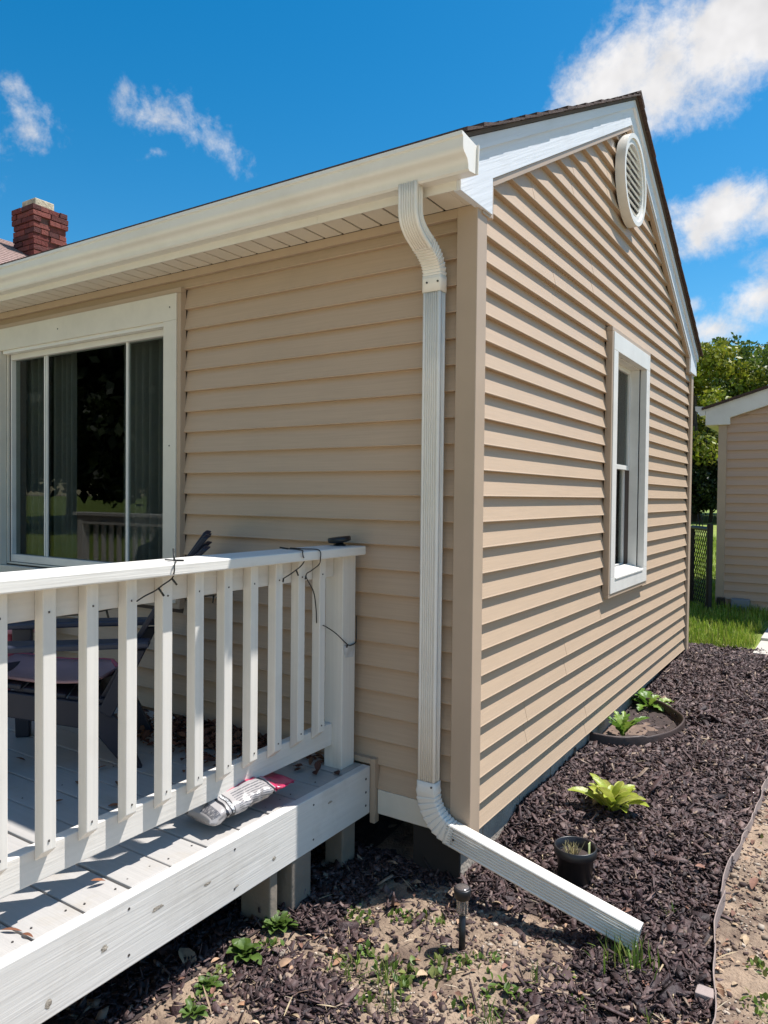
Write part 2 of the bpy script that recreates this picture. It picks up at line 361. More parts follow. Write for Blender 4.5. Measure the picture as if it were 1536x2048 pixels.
# --- front wall core with window opening
WX0, WX1, WZ0, WZ1 = -3.18, -1.71, 1.19, 2.468
fw = MB()
fw.box(HX0, WX0, .0255, .14, .33, 2.78); fw.box(WX1, -.032, .0255, .14, .33, 2.78)
fw.box(WX0, WX1, .0255, .14, .33, WZ0); fw.box(WX0, WX1, .0255, .14, WZ1, 2.78)
front = fw.build('front_wall', M_inter, house)
for k in range(0, 23):
    zb = zk(k); zt = min(zk(k - 1) + .004, 2.715)
    joints = [-5.0, -3.9, -4.6, -4.2]
    hit = zb < 2.62 and zt > 1.07
    if hit:
        plank(FO, zb, zt, -1.594, -.06, M_sidx, front)
        plank(FO, zb, zt, HX0, -3.31, M_sidx, front)
    else:
        j = [-2.55, -2.0, -2.9, -1.35][(k // 2) % 4] if k > 2 else -3.9
        plank(FO, zb, zt, j - .02, -.06, M_sidx, front, .0010)
        plank(FO, zb, zt, HX0, j, M_sidx, front)
box('frieze_trim', HX0, -.055, -.012, .012, 2.685, 2.722, M_tan, house, .003)
# --- gable wall core with window opening
GW = (1.885, 2.572, 1.145, 2.49)          # opening y0 y1 z0 z1
gw = MB()
GIN = lambda a, b, t: (t, a, b)
for (ya, yb, za, zb) in ((.032, GW[0], .33, 2.70), (GW[1], GY - .02, .33, 2.70), (GW[0], GW[1], .33, GW[2]), (GW[0], GW[1], GW[3], 2.70)):
    gw.box(-.14, -.0255, ya, yb, za, zb)
gw.add([(-.14, .032, 2.70), (-.14, GY - .02, 2.70), (-.14, YR, 3.93), (-.0255, .032, 2.70), (-.0255, GY - .02, 2.70), (-.0255, YR, 3.93)],
       [(0, 2, 1), (3, 4, 5), (0, 1, 4, 3), (1, 2, 5, 4), (2, 0, 3, 5)])
gable = gw.build('gable_wall', M_inter, house)
RD = .188
yl = lambda z: max(.060, (z + RD - Z0) / SL - .17) if z > 2.66 else .060
yr_ = lambda z: min(GY - .060, 2 * YR - ((z + RD - Z0) / SL - .17)) if z > 2.66 else GY - .060
for k in range(13 - 26, 24):
    zb = zk(k); zt = zk(k - 1) + .004
    if yr_(zb) - yl(zb) < .05: continue
    zt = min(zt, 3.88)
    if zb < 2.61 and zt > 1.05:
        plank(GO, zb, zt, .060, 1.79, M_sidy, gable); plank(GO, zb, zt, 2.695, GY - .060, M_sidy, gable)
    else:
        j = [1.15, .62, 1.5, .9, 2.3, 1.75][((k + 30) // 2) % 6]
        if yl(zb) + .15 < j < yr_(zb) - .15:
            plank(GO, zb, zt, 0, 0, M_sidy, gable, .0, (yl, lambda z: j))
            plank(GO, zb, zt, 0, 0, M_sidy, gable, .0011, (lambda z: j - .025, yr_))
        else:
            plank(GO, zb, zt, 0, 0, M_sidy, gable, .0, (yl, yr_))
# corner posts
def corner(name, sy, y0):
    pr = [(-.073, -.014), (.014, -.014), (.014, .072), (-.012, .072), (-.012, .012), (-.073, .012)]
    if sy < 0: pr = [(a, -b) for a, b in pr][::-1]
    MB().prism(pr, lambda a, b, t: (a, y0 + b, t), .30 if sy > 0 else .275, 2.722).build(name, M_tan, house, bevel=.003)
corner('corner_post', 1, 0); corner('corner_post', -1, GY)
# back wall, far side wall, room floor and ceiling keep the inside dark
shell = MB(); shell.box(HX0, -.02, GY - .14, GY - .02, .33, 2.78); shell.box(HX0 - .1, HX0, .02, GY, .33, 2.78)
shell.box(HX0, -.15, .15, GY - .15, .36, .42); shell.box(HX0, -.15, .15, GY - .15, 2.70, 2.74)
shell.build('inner_shell', M_inter, house)
# foundation blocks on the gable side, set back under the siding, crawl space open at the front
fnd = box('foundation', -.24, -.048, .03, GY - .05, -.25, .335, M_conc, house)
box('shade_end', -.25, -.042, .012, .0295, -.25, .334, mat('shade-dark concrete', (.022, .018, .016), .9), fnd)  # plate added over the front end, its near-black colour paints the shade
for r, zb in enumerate((-.08, .125)):
    y = .028 - (.2 if r else 0)
    while y < GY - .06:
        y0 = max(y, .022); y1 = min(y + .392, GY - .045)
        if y1 - y0 > .05: box('concrete_block', -.10, -.040 - random.uniform(0, .004), y0, y1, zb, zb + .195, M_conc, fnd, .004)
        y += .402
box('skirt_board', -.415, -.074, -.004, .012, .30, .4005, M_trimg, house, .002)
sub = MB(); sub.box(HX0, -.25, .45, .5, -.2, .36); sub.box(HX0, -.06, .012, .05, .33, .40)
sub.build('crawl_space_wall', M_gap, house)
# soffit and fascia along the front eave
sof = box('soffit', HX0, .0, -.178, -.012, 2.727, 2.740, M_groove, house)
x = -.03; i = 0
while x > -4.6:
    box('soffit_panel', x - .092, x - .005, -.176, -.013, 2.7215, 2.731, M_soffit, sof, .002); x -= .097; i += 1
box('soffit_panel', -.034, .012, -.176, -.013, 2.7215, 2.731, M_soffit, sof, .002)
box('fascia', HX0, -.614, -.186, -.179, 2.712, 2.885, M_cream, house, .001); box('fascia', -.613, .012, -.1868, -.179, 2.7115, 2.886, M_cream, house, .001)
# rake boards of both slopes: pork-chop return, board, upper strip, tan channel
def rake(sgn):
    Y = (lambda y: y) if sgn > 0 else (lambda y: 2 * YR - y); MF = M_fasc if sgn > 0 else M_fasc2
    def poly(name, pts, x0, x1, m, bev=.0015):
        pts = [(Y(a), b) for a, b in pts]
        if sgn < 0: pts = pts[::-1]
        MB().prism(pts, lambda a, b, t: (t, a, b), x0, x1).build(name, m, house, bevel=bev)
    ye = YR if sgn > 0 else YR - .0005
    K = .84
    poly('rake_board', [(-.184, 2.708), (.088, 2.708), (.088, roofz(.088) - .180), (ye, roofz(YR) - .180 * K), (ye, roofz(YR) - .054 * K), (-.184, roofz(-.184) - .054)], .0005, .028, MF)
    poly('rake_strip', [(-.186, roofz(-.186) - .056), (ye, roofz(YR) - .056 * K), (ye, roofz(YR) - .002), (-.186, roofz(-.186) - .002)], .0005, .042, MF)
    poly('rake_channel', [(.089, roofz(.089) - .213), (ye, roofz(YR) - .213 * K), (ye, roofz(YR) - .1815 * K), (.089, roofz(.089) - .1815)], -.010, .0215, M_tan)
    poly('rake_channel', [(.0885, 2.700), (.112, 2.700), (.112, roofz(.112) - .2145), (.0885, roofz(.0885) - .2145)], -.010, .0205, M_tan)
    poly('rake_channel', [(.02, 2.6945), (.0883, 2.6945), (.0883, 2.7065), (.02, 2.7065)], -.008, .0200, M_tan)
rake(1); rake(-1)
# roof decking and shingle courses
rd = MB(); th = math.atan(SL)
for s in (1, -1):
    Y = (lambda y: y) if s > 0 else (lambda y: 2 * YR - y)
    pts = [(Y(-.21), roofz(-.21) - .0), (Y(YR), roofz(YR)), (Y(YR), roofz(YR) + .016), (Y(-.21), roofz(-.21) + .016)]
    if s < 0: pts = pts[::-1]
    rd.prism(pts, lambda a, b, t: (t, a, b), HX0 - .3, .052)
roof = rd.build('roof', M_gap, house)
for s in (1, -1):
    nC = 19
    for i in range(nC):
        y0 = -.225 + i * .128; y1 = min(y0 + .20, YR + .02); xe = .075 + random.uniform(-.0015, .0015); jit = random.uniform(-.004, .004)
        lift = .016 + random.uniform(0, .004)
        base = roofz(y0); b1 = Z0 + SL * (y1 + .17)
        pts = [(y0 + jit, base + lift + .003), (y1, b1 + .0165), (y1, b1 + .019), (y0 + jit, base + lift + .016 + random.uniform(0, .004))]
        if s < 0: pts = [(2 * YR - a, b) for a, b in pts][::-1]
        MB().prism(pts, lambda a, b, t: (t, a, b), HX0 - .3, xe).build('shingle_course', M_shing, roof)
for i in range(14):
    x1 = .077 - i * .14; t = .10
    pts = [(YR - t, roofz(YR - t) + .034 + .002 * (i % 2)), (YR, roofz(YR) + .036 + .002 * (i % 2)), (YR + t, roofz(YR - t) + .034 + .002 * (i % 2)), (YR + t, roofz(YR - t) + .044 + .002 * (i % 2)), (YR, roofz(YR) + .047 + .002 * (i % 2)), (YR - t, roofz(YR - t) + .044 + .002 * (i % 2))]
    MB().prism(pts, lambda a, b, tt: (tt, a, b), x1 - .2, x1).build('ridge_cap', M_shing, roof)
# gable vent: oval ring and louvres
VY, VZ = 2.115, 3.575
vent = empty('gable_vent', (.0, VY, VZ), parent=house)
def oval_ring(name, a0, b0, a1, b1, x0, x1, m, par):
    n = 48; V = []; F = []
    for (a, b, xx) in ((a0, b0, x0), (a0, b0, x1), (a1, b1, x1), (a1, b1, x0)):
        for k in range(n): w = 2 * math.pi * k / n; V.append((xx, a * math.cos(w), b * math.sin(w)))
    for r in range(4):
        for k in range(n): F.append((r * n + k, r * n + (k + 1) % n, ((r + 1) % 4) * n + (k + 1) % n, ((r + 1) % 4) * n + k))
    o = mesh(name, V, F, m, par); o.data.polygons.foreach_set('use_smooth', [True] * len(F)); e = o.modifiers.new('s', 'EDGE_SPLIT'); e.split_angle = .7
    return o
oval_ring('vent_ring', .262, .268, .236, .242, .001, .058, M_white, vent); oval_ring('vent_ring', .236, .242, .204, .210, .001, .048, M_white, vent)
bk = MB(); bk.V = [(.004, .22 * math.cos(2 * math.pi * k / 40), .225 * math.sin(2 * math.pi * k / 40)) for k in range(40)]; bk.F = [tuple(range(40))]
bk.build('vent_back', M_dark, vent)
for i in range(9):
    zc = -.176 + i * .044; hw = .204 * math.sqrt(max(0, 1 - (zc / .210) ** 2)) + .004
    MB().prism([(.012, zc + .012), (.036, zc - .012), (.042, zc - .004), (.018, zc + .020)], lambda a, b, t: (a, t, b), -hw, hw).build('louvre', M_white, vent)
MB().box(.008, .020, -.005, .005, -.20, .20).build('vent_rib', M_white, vent)
# gable window
win = empty('window', (0, 0, 0), parent=house)
OY0, OY1, OZ0, OZ1 = 1.772, 2.708, 1.030, 2.620
def frame4(name, y0, y1, z0, z1, w, x0, x1, m, par, ax='y', bev=.002, wt=None, wb=None):
    """four bars of a rectangular frame, side bars full height between top and bottom"""
    wt = w if wt is None else wt; wb = w if wb is None else wb
    f = (lambda n, a, b, c, d: box(n, x0, x1, a, b, c, d, m, par, bev)) if ax == 'y' else (lambda n, a, b, c, d: box(n, a, b, x0, x1, c, d, m, par, bev))
    f(name, y0, y1, z1 - wt, z1); f(name, y0, y1, z0, z0 + wb); f(name, y0, y0 + w, z0 + wb + .0006, z1 - wt - .0006); f(name, y1 - w, y1, z0 + wb + .0006, z1 - wt - .0006)
frame4('channel_trim', OY0, OY1, OZ0, OZ1, .024, -.012, .026, M_tan, win)
frame4('casing', OY0 + .0245, OY1 - .0245, OZ0 + .0245, OZ1 - .0245, .090, -.012, .031, M_white, win, wt=.105, wb=.095)
frame4('jamb', GW[0] - .002, GW[1] + .002, GW[2] - .002, GW[3] + .002, .006, -.070, -.0125, M_white, win)
MB().prism([(-.070, GW[2] + .030), (-.070, GW[2] + .004), (.036, GW[2] - .010), (.036, GW[2] - .002)], lambda a, b, t: (a, t, b), GW[0] + .006, GW[1] - .006).build('sill', M_white, win)
zm = 1.83
frame4('upper_sash', GW[0] + .004, GW[1] - .004, zm - .02, GW[3] - .004, .030, -.095, -.068, M_white, win)
frame4('lower_sash', GW[0] + .004, GW[1] - .004, GW[2] + .004, zm + .018, .030, -.125, -.0965, M_white, win)
box('pane', -.085, -.081, GW[0] + .03, GW[1] - .03, zm + .01, GW[3] - .03, M_glass, win); box('pane', -.113, -.109, GW[0] + .03, GW[1] - .03, GW[2] + .03, zm - .01, M_glass, win)
def curtain(name, a0, a1, z0, z1, ax, pos, par, m=M_curt, folds=9, amp=.022):
    n = folds * 10; V = []; F = []
    for i in range(n + 1):
        t = i / n; a = a0 + (a1 - a0) * t; d = pos + amp * math.sin(t * folds * 2 * math.pi) + amp * .4 * math.sin(t * folds * 4.7)
        for z in (z0, z1): V.append((d, a, z) if ax == 'y' else (a, d, z))
    for i in range(n): F.append((2 * i, 2 * i + 2, 2 * i + 3, 2 * i + 1))
    return mesh(name, V, F, m, par, smooth=True)
curtain('curtain', 1.86, 2.60, 1.10, 2.55, 'y', -.22, win, folds=11, amp=.016)
# front picture window: three lights
fwin = empty('picture_window', (0, 0, 0), parent=house)
frame4('channel_trim', -3.312, -1.592, 1.044, 2.642, .026, -.024, .012, M_tan, fwin, 'x')
frame4('casing', -3.2855, -1.6185, 1.0705, 2.6155, .094, -.030, .012, M_trimg, fwin, 'x', wt=.132, wb=.10)
frame4('jamb', WX0 - .012, WX1 + .012, WZ0 - .012, WZ1 + .012, .010, .0125, .10, M_trimg, fwin, 'x')
box('head_stop', WX0, WX1, -.018, .020, WZ1 - .004, WZ1 + .016, M_cream, fwin, .002)
frame4('window_frame', WX0, WX1, WZ0, WZ1, .014, .030, .085, M_white, fwin, 'x', wt=.034, wb=.045)
for x, hw in ((-2.849, .007), (-2.092, .009)): box('mullion', x - hw, x + hw, .047, .067, WZ0 + .0455, WZ1 - .0345, M_white, fwin, .002)
box('mullion_track', -2.828, -2.816, .044, .0535, WZ0 + .046, WZ1 - .035, M_white, fwin, .001)
for a, b in ((WX0 + .02, -2.86), (-2.83, -2.11), (-2.08, WX1 - .02)): box('pane', a, b, .054, .059, WZ0 + .04, WZ1 - .03, M_glass, fwin)
curtain('curtain', -3.36, -3.00, 1.15, 2.5, 'x', .17, fwin, folds=6); curtain('curtain', -2.98, -2.74, 1.15, 2.5, 'x', .19, fwin, folds=4); curtain('curtain', -2.27, -1.66, 1.15, 2.5, 'x', .165, fwin, folds=9)
for (x, z) in ((-1.665, 2.55), (-1.665, 1.86), (-1.665, 1.25), (-2.6, 2.55)):
    MB().tube([(x, -.0315, z), (x, -.029, z)], .004, 8).build('screw', M_screw, fwin)
# thin tan trim boxed round the deck ledger
led = MB(); led.box(-.442, -.418, -.022, .012, .262, .530); led.box(-.70, -.4425, -.022, .012, .506, .5295)
led.build('ledger_trim', M_tan, house, bevel=.002)

# ================================================================== GUTTER
gut = empty('gutter', (-1, -.24, 2.74)); tag(gut, 'cream aluminium rain gutter along the front eave of the tan house', 'gutter')
GP = [(-.187, 2.842), (-.187, 2.744), (-.246, 2.736), (-.2535, 2.742), (-.255, 2.757), (-.263, 2.772), (-.276, 2.781), (-.287, 2.786), (-.2935, 2.794), (-.296, 2.806), (-.296, 2.834), (-.3035, 2.838), (-.3035, 2.850), (-.290, 2.852), (-.288, 2.842)]
V = []; F = []
xsn = [HX0, -3.0, -1.2, .09]
for x in xsn: V += [(x, y, z) for y, z in GP]
n = len(GP)
for i in range(len(xsn) - 1):
    for j in range(n - 1): F.append((i * n + j, i * n + j + 1, (i + 1) * n + j + 1, (i + 1) * n + j))
g = mesh('trough', [(v[0] + 1, v[1] + .24, v[2] - 2.74) for v in V], F, M_cream, gut); s = g.modifiers.new('s', 'SOLIDIFY'); s.thickness = .002; s.offset = 0
g.data.polygons.foreach_set('use_smooth', [True] * len(F)); e = g.modifiers.new('e', 'EDGE_SPLIT'); e.split_angle = .55
MB().prism([(y + .24, z - 2.74) for y, z in GP[:13]], lambda a, b, t: (t + 1, a, b), .0895, .0925).build('end_cap', M_spout, gut)
MB().prism([(y + .24, z - 2.74) for y, z in [(-.184, 2.842), (-.190, 2.742), (-.194, 2.742), (-.190, 2.846)]], lambda a, b, t: (t + 1, a, b), .0885, .1000).build('end_cap_lip', M_spout, gut)

# ================================================================== DOWNSPOUT
ds = empty('downspout', (-.148, -.05, .46)); tag(ds, 'white ribbed aluminium downspout with crimped elbows and ground extension at the house corner', 'downspout')
def section(w=.076, d=.050, ribs=True, s=1.0):
    """closed section in (a,b): b positive towards the front"""
    w *= s; d *= s; P = []; r = .006; h = w / 2; q = d / 2
    def arc(cx, cy, a0): 
        for i in range(4): t = a0 + i * math.pi / 6; P.append((cx + r * math.cos(t), cy + r * math.sin(t)))
    arc(h - r, q - r, 0)
    if ribs:
        m = 6; 
        for i in range(m):
            c = (h - .010) - (i + .5) * (2 * (h - .010)) / m; g = .0034
            P += [(c + g, q), (c + g * .4, q - .0034), (c - g * .4, q - .0034), (c - g, q)]
    arc(-h + r, q - r, math.pi / 2)
    if ribs:
        m = 2
        for i in range(m):
            c = (q - .015) - (i + .5) * (2 * (q - .015)) / m; g = .0025
            P += [(-h, c + g), (-h + .002, c), (-h, c - g)]
    arc(-h + r, -q + r, math.pi); arc(h - r, -q + r, 1.5 * math.pi)
    if ribs:
        m = 2
        for i in range(m):
            c = (-q + .015) + (i + .5) * (2 * (q - .015)) / m; g = .0025
            P += [(h, c - g), (h - .002, c), (h, c + g)]
    return P
def sweep(name, path, mode, m, scales=None, s=1.0, ribs=True, caps=True, shear=None):
    sec = section(s=s, ribs=ribs); n = len(sec); V = []; F = []; path = [Vector(p) for p in path]; k = len(path)
    for i, p in enumerate(path):
        t = (path[min(i + 1, k - 1)] - path[max(i - 1, 0)]).normalized()
        if mode == 'side': A = Vector((-t.z, 0, t.x)); B = Vector((0, -1, 0))
        else: A = Vector((1, 0, 0)); B = Vector((0, t.z, -t.y))
        sc = 1.0 if scales is None else scales[i]
        for a, b in sec: V.append(p + A * a * sc + B * b * sc - Vector((-.148, -.05, .46)))
    for i in range(k - 1):
        for j in range(n): F.append((i * n + j, i * n + (j + 1) % n, (i + 1) * n + (j + 1) % n, (i + 1) * n + j))
    o = mesh(name, V, F, m, ds); o.data.polygons.foreach_set('use_smooth', [True] * len(F)); e = o.modifiers.new('e', 'EDGE_SPLIT'); e.split_angle = .5
    sd = o.modifiers.new('s', 'SOLIDIFY'); sd.thickness = .0012; sd.offset = -1
    return o
XD, YD = -.148, -.050
YT = -.235
def scurve(t):      # upper offset from gutter outlet to wall
    P0, P1, P2, P3 = Vector((XD, YT, 2.66)), Vector((XD, YT, 2.545)), Vector((XD, YD, 2.585)), Vector((XD, YD, 2.455))
    return P0 * (1 - t) ** 3 + P1 * 3 * t * (1 - t) ** 2 + P2 * 3 * t * t * (1 - t) + P3 * t ** 3
up1 = [(XD, YT, 2.745), (XD, YT, 2.70)] + [scurve(t) for t in np.linspace(0, .55, 14)]
sweep('outlet_elbow', up1, 'wall', M_spout, s=1.045)
tt = np.linspace(.50, 1, 61); pleat = [1.0 + (.10 - .025 * (i % 6) if (i % 6) < 4 else 0.0) for i in range(61)]
sweep('crimped_elbow', [scurve(t) for t in tt] + [Vector((XD, YD, 2.44))], 'wall', M_spout, pleat + [1.0], ribs=False)
sweep('sleeve', [(XD, YD, 2.462), (XD, YD, 2.455), (XD, YD, 2.40)], 'wall', M_spout, s=1.075, ribs=False)
sweep('straight_pipe', [(XD, YD, z) for z in np.linspace(2.45, .47, 6)], 'wall', M_spout)
RB = .150; cx = XD + RB; turn = math.radians(76.6)
arc = [(cx - RB * math.cos(a), YD, .475 - RB * math.sin(a)) for a in np.linspace(0, turn, 55)]
pl2 = [1.0 + (.08 - .02 * (i % 6) if (i % 6) < 4 else 0.0) for i in range(len(arc))]
sweep('lower_elbow', [(XD, YD, .515), (XD, YD, .49)] + arc, 'side', M_spout, [1.0, 1.0] + pl2, s=1.06, ribs=False)
ex = Vector(arc[-1]); dirn = Vector((math.sin(turn), 0, -math.cos(turn)))
sweep('ground_extension', [ex - dirn * .03 + dirn * t for t in np.linspace(0, .735, 5)], 'side', M_spout, s=1.11)
for (x, y, z) in ((-.165, -.0785, 2.435), (-.118, -.0785, 2.435), (-.12, -.079, .50), (ex.x + .01, -.080, ex.z - .006)):
    MB().tube([(x - XD, y - YD, z - .46), (x - XD, y - YD - .003, z - .46)], .004, 8).build('screw', M_screw, ds)

# ================================================================== DECK
deck = empty('deck', (-2.5, -1.1, .5)); tag(deck, 'white painted wooden deck with weathered boards against the house front', 'deck')
DO = Vector((-2.5, -1.1, .5)); DY1 = -2.36; DZ = .5
def dbox(name, x0, x1, y0, y1, z0, z1, m, bev=.003):
    return MB().box(x0 - DO.x, x1 - DO.x, y0 - DO.y, y1 - DO.y, z0 - DO.z, z1 - DO.z).build(name, m, deck, bevel=bev)
y = -.024
while y > DY1 + .05:
    y0 = max(y - .139, DY1 + .04); dz = random.uniform(-.002, .0015)
    j = random.choice([-2.9, -3.4, -2.4, -4.0])
    dbox('deck_board', -6.0, j - .002, y0, y, DZ - .036 + dz, DZ + dz, M_board, .004)
    dbox('deck_board', j + .002, -.4785, y0, y, DZ - .036 + dz, DZ + dz, M_board, .004); y -= .1455
dbox('rim_joist', -.4780, -.440, DY1, -.024, .304, DZ + .001, M_rim, .003); dbox('rim_joist', -6.0, -.4785, DY1, DY1 + .038, .304, DZ + .0005, M_wx, .003)
for x in np.arange(-.9, -5.9, -.41): dbox('floor_joist', x - .019, x + .019, DY1 + .04, -.03, .31, .462, M_gap, 0)
for (x0, x1, y0, y1) in ((-.565, -.476, -.165, -.076), (-.535, -.445, -.515, -.405), (-.60, -.46, -.615, -.575), (-.56, -.47, -1.7, -1.6), (-2.3, -2.2, -.6, -.5), (-2.3, -2.2, -2.2, -2.1), (-4.3, -4.2, -2.2, -2.1)):
    z0 = gzf((x0 + x1) / 2, (y0 + y1) / 2) - .06; dbox('support_post', x0, x1, y0, y1, z0, .3035 if x1 > -.48 else .308, M_post, .006)
for z in (.455, .40, .345):
    V = MB().tube([(-.440 - DO.x, -.055 - DO.y, z - DO.z), (-.4385 - DO.x, -.055 - DO.y, z - DO.z)], .005, 8).build('screw', M_screw, deck)

# knots, nail heads and paint chips on the rim joist
M_knot = mat('knot in painted wood', (.33, .29, .235), .8, .3, 60, .6, 90)
for (yy, zz_, ry, rz_) in ((-1.12, .425, .022, .007), (-1.30, .40, .012, .009), (-.93, .41, .016, .006), (-.62, .36, .010, .008), (-.30, .445, .016, .005), (-1.46, .345, .010, .012), (-.80, .345, .008, .005)):
    V = [(-.4385 - DO.x, yy - DO.y, zz_ - DO.z)]; nk = 14
    for q in range(nk): w = 6.2832 * q / nk; rr = random.uniform(.7, 1.15); V.append((-.4394 - DO.x, yy + ry * rr * math.cos(w) - DO.y, zz_ + rz_ * rr * math.sin(w) - DO.z))
    mesh('knot', V, [(0, 1 + q, 1 + (q + 1) % nk) for q in range(nk)], M_knot, deck)
for yy in (-.40, -.81, -1.22, -1.63):
    for zz_ in (.47, .34): MB().tube([(-.4402 - DO.x, yy - DO.y, zz_ - DO.z), (-.4388 - DO.x, yy - DO.y, zz_ - DO.z)], .004, 8).build('nail', M_screw, deck)
for i in range(11):
    yb = -.094 - i * .1455
    for xx in (-.52, -.90, -1.31):
        for dy in (-.04, .045):
            jx, jy = random.uniform(-.012, .012), random.uniform(-.008, .008)
            if random.random() < .3: continue
            MB().tube([(xx + jx - DO.x, yb + dy + jy - DO.y, -.002), (xx + jx - DO.x, yb + dy + jy - DO.y, .0016)], .0030, 7).build('nail', M_screw, deck)
# railing along the right side
def railing(name, label, loc, rz, length, n_bal, first, pitch, posts):
    """local frame: +x outward (away from the deck), runs along -y from 0; z = 0 at the deck"""
    t = empty(name, loc, rz); tag(t, label, 'railing', 'white deck railings')
    for py in posts: MB().box(-.045, .044, py - .089, py, 0, .876).build('post', M_wz, t, bevel=.003)
    a, b = posts[0] - .0895, posts[-1] + .0005
    MB().box(-.042, -.0045, b, a, .788, .8765).build('top_rail', M_wy if rz == 0 else M_wx, t, bevel=.003)
    MB().box(-.042, -.0045, b, a, .095, .185).build('bottom_rail', M_wy if rz == 0 else M_wx, t, bevel=.003)
    MB().box(-.065, .095, -length, .0, .877, .913).build('cap_rail', M_cap if rz == 0 else M_wx, t, bevel=.005, seg=3)
    for i in range(n_bal):
        y1 = first - i * pitch + random.uniform(-.002, .002); x0 = -.004; x1 = .034; zt = .8755; zb = .155 + random.uniform(-.003, .003)
        # square baluster with a sloped cut at the foot
        V = [(x0, y1 - .038, zb - .0), (x1, y1 - .038, zb + .032), (x1, y1, zb + .032), (x0, y1, zb), (x0, y1 - .038, zt), (x1, y1 - .038, zt), (x1, y1, zt), (x0, y1, zt)]
        ba = mesh('baluster', V, [(0, 3, 2, 1), (4, 5, 6, 7), (0, 1, 5, 4), (1, 2, 6, 5), (2, 3, 7, 6), (3, 0, 4, 7)], M_wz, t, bevel=.0025)
        for z in (.81, zb + .058):
            MB().tube([(x1 - .001, y1 - .019 + random.uniform(-.004, .004), z), (x1 + .0012, y1 - .019, z)], .0032, 7).build('nail', M_screw, ba)
    return t
railing('deck_railing', 'white wooden deck railing with square balusters beside the downspout', (-.555, -.040, DZ), 0, 2.32, 16, -.190, .1286, [-.0, -2.20])
railing('deck_railing', 'white wooden railing on the far front side of the deck, reflected in the picture window', (-3.2, -2.25, DZ), -math.pi / 2, 2.70, 18, -.20, .1286, [-.02, -2.56])

# ================================================================== MAIN HOUSE BEHIND (roof and chimney)
mh = empty('main_house', (-8, 3, 0)); tag(mh, 'taller house part with brown shingled roof and brick chimney behind the gutter', 'house')
def mp(x, y, z): return (x + 8, y - 3, z)
MB().add([mp(-10.4, .1, 0), mp(-5.62, .1, 0), mp(-5.62, 8, 0), mp(-10.4, 8, 0), mp(-10.4, .1, 3.65), mp(-5.62, .1, 3.65), mp(-5.62, 8, 3.65), mp(-10.4, 8, 3.65), mp(-8, .1, 4.80), mp(-8, 8, 4.80)],
         [(0, 1, 5, 4), (1, 2, 6, 5), (2, 3, 7, 6), (3, 0, 4, 7), (4, 5, 8), (6, 7, 9)]).build('wall', M_sidx, mh)
mr = MB()
for s in (1, -1):
    pts = [(0, 4.85), (s * 2.62, 4.85 - .478 * 2.62), (s * 2.62, 4.79 - .478 * 2.62), (0, 4.79)]
    if s < 0: pts = pts[::-1]
    mr.prism(pts, lambda a, b, t: (a, t, b), -3.1, 5.1)
mroof = mr.build('roof', M_shing2, mh)
for i in range(20):
    a0 = 2.62 - i * .13; a1 = max(a0 - .2, .0)
    pts = [(a0, 4.85 - .478 * a0 + .004), (a0, 4.85 - .478 * a0 + .018), (a1, 4.85 - .478 * a1 + .004), (a1, 4.85 - .478 * a1 + .002)]
    MB().prism(pts, lambda a, b, t: (a, t, b), -3.12, 5.12).build('shingle_course', M_shing2, mroof)
# chimney: bricks one by one
CX, CY = -7.215, 2.738
chim = MB().box(CX + 8 - .195, CX + 8 + .195, CY - 3 - .195, CY - 3 + .195, 4.0, 4.985).build('chimney', M_mortar, mh)
def brick(x0, x1, y0, y1, z0, z1):
    j = lambda s=.003: random.uniform(-s, s); V = [(x + j(), y + j(), z + j(.002)) for z in (z0, z1) for y in (y0, y1) for x in (x0, x1)]
    V = [(a + 8, b - 3, c) for a, b, c in V]
    mesh('brick', V, [(0, 2, 3, 1), (4, 5, 7, 6), (0, 1, 5, 4), (2, 6, 7, 3), (0, 4, 6, 2), (1, 3, 7, 5)], random.choice(M_brick), chim, bevel=.003)
H = .067; nco = 15; z = 5.045 - nco * H
for c in range(nco):
    w = .215 + (.012 if c >= nco - 3 else 0) + random.uniform(-.003, .003); zb = z + c * H; zt = zb + .057; b = .095; g = .006
    for s in (1, -1):
        if c % 2 == 0:
            sp = random.uniform(-.03, .03)
            for (a0, a1) in ((-w, sp - g), (sp + g, w)):
                e = random.choice([0, 0, .004, .010]); brick(CX + a0, CX + a1, CY + s * (w - e) - (b if s > 0 else 0), CY + s * (w - e) + (0 if s > 0 else b), zb, zt)
            for (a0, a1) in ((-w + b + g, -g - .02), (g - .02, w - b - g)):
                if random.random() < .12: continue
                e = random.choice([0, .003, .006, .018]); brick(CX + s * (w - e) - (b if s > 0 else 0), CX + s * (w - e) + (0 if s > 0 else b), CY + a0, CY + a1, zb, zt)
        else:
            for (a0, a1) in ((-w, -g), (g, w)):
                e = random.choice([0, 0, .004, .015]); brick(CX + s * (w - e) - (b if s > 0 else 0), CX + s * (w - e) + (0 if s > 0 else b), CY + a0, CY + a1, zb, zt)
            e = random.choice([0, 0, .015]); brick(CX - w + b + g, CX + w - b - g, CY + s * (w - e) - (b if s > 0 else 0), CY + s * (w - e) + (0 if s > 0 else b), zb, zt)
fl = MB(); fl.box(CX + 8 - .14, CX + 8 + .14, CY - 3 - .15, CY - 3 + .10, 5.04, 5.150)
fl.build('flue_cap', M_flue, chim, bevel=.012)

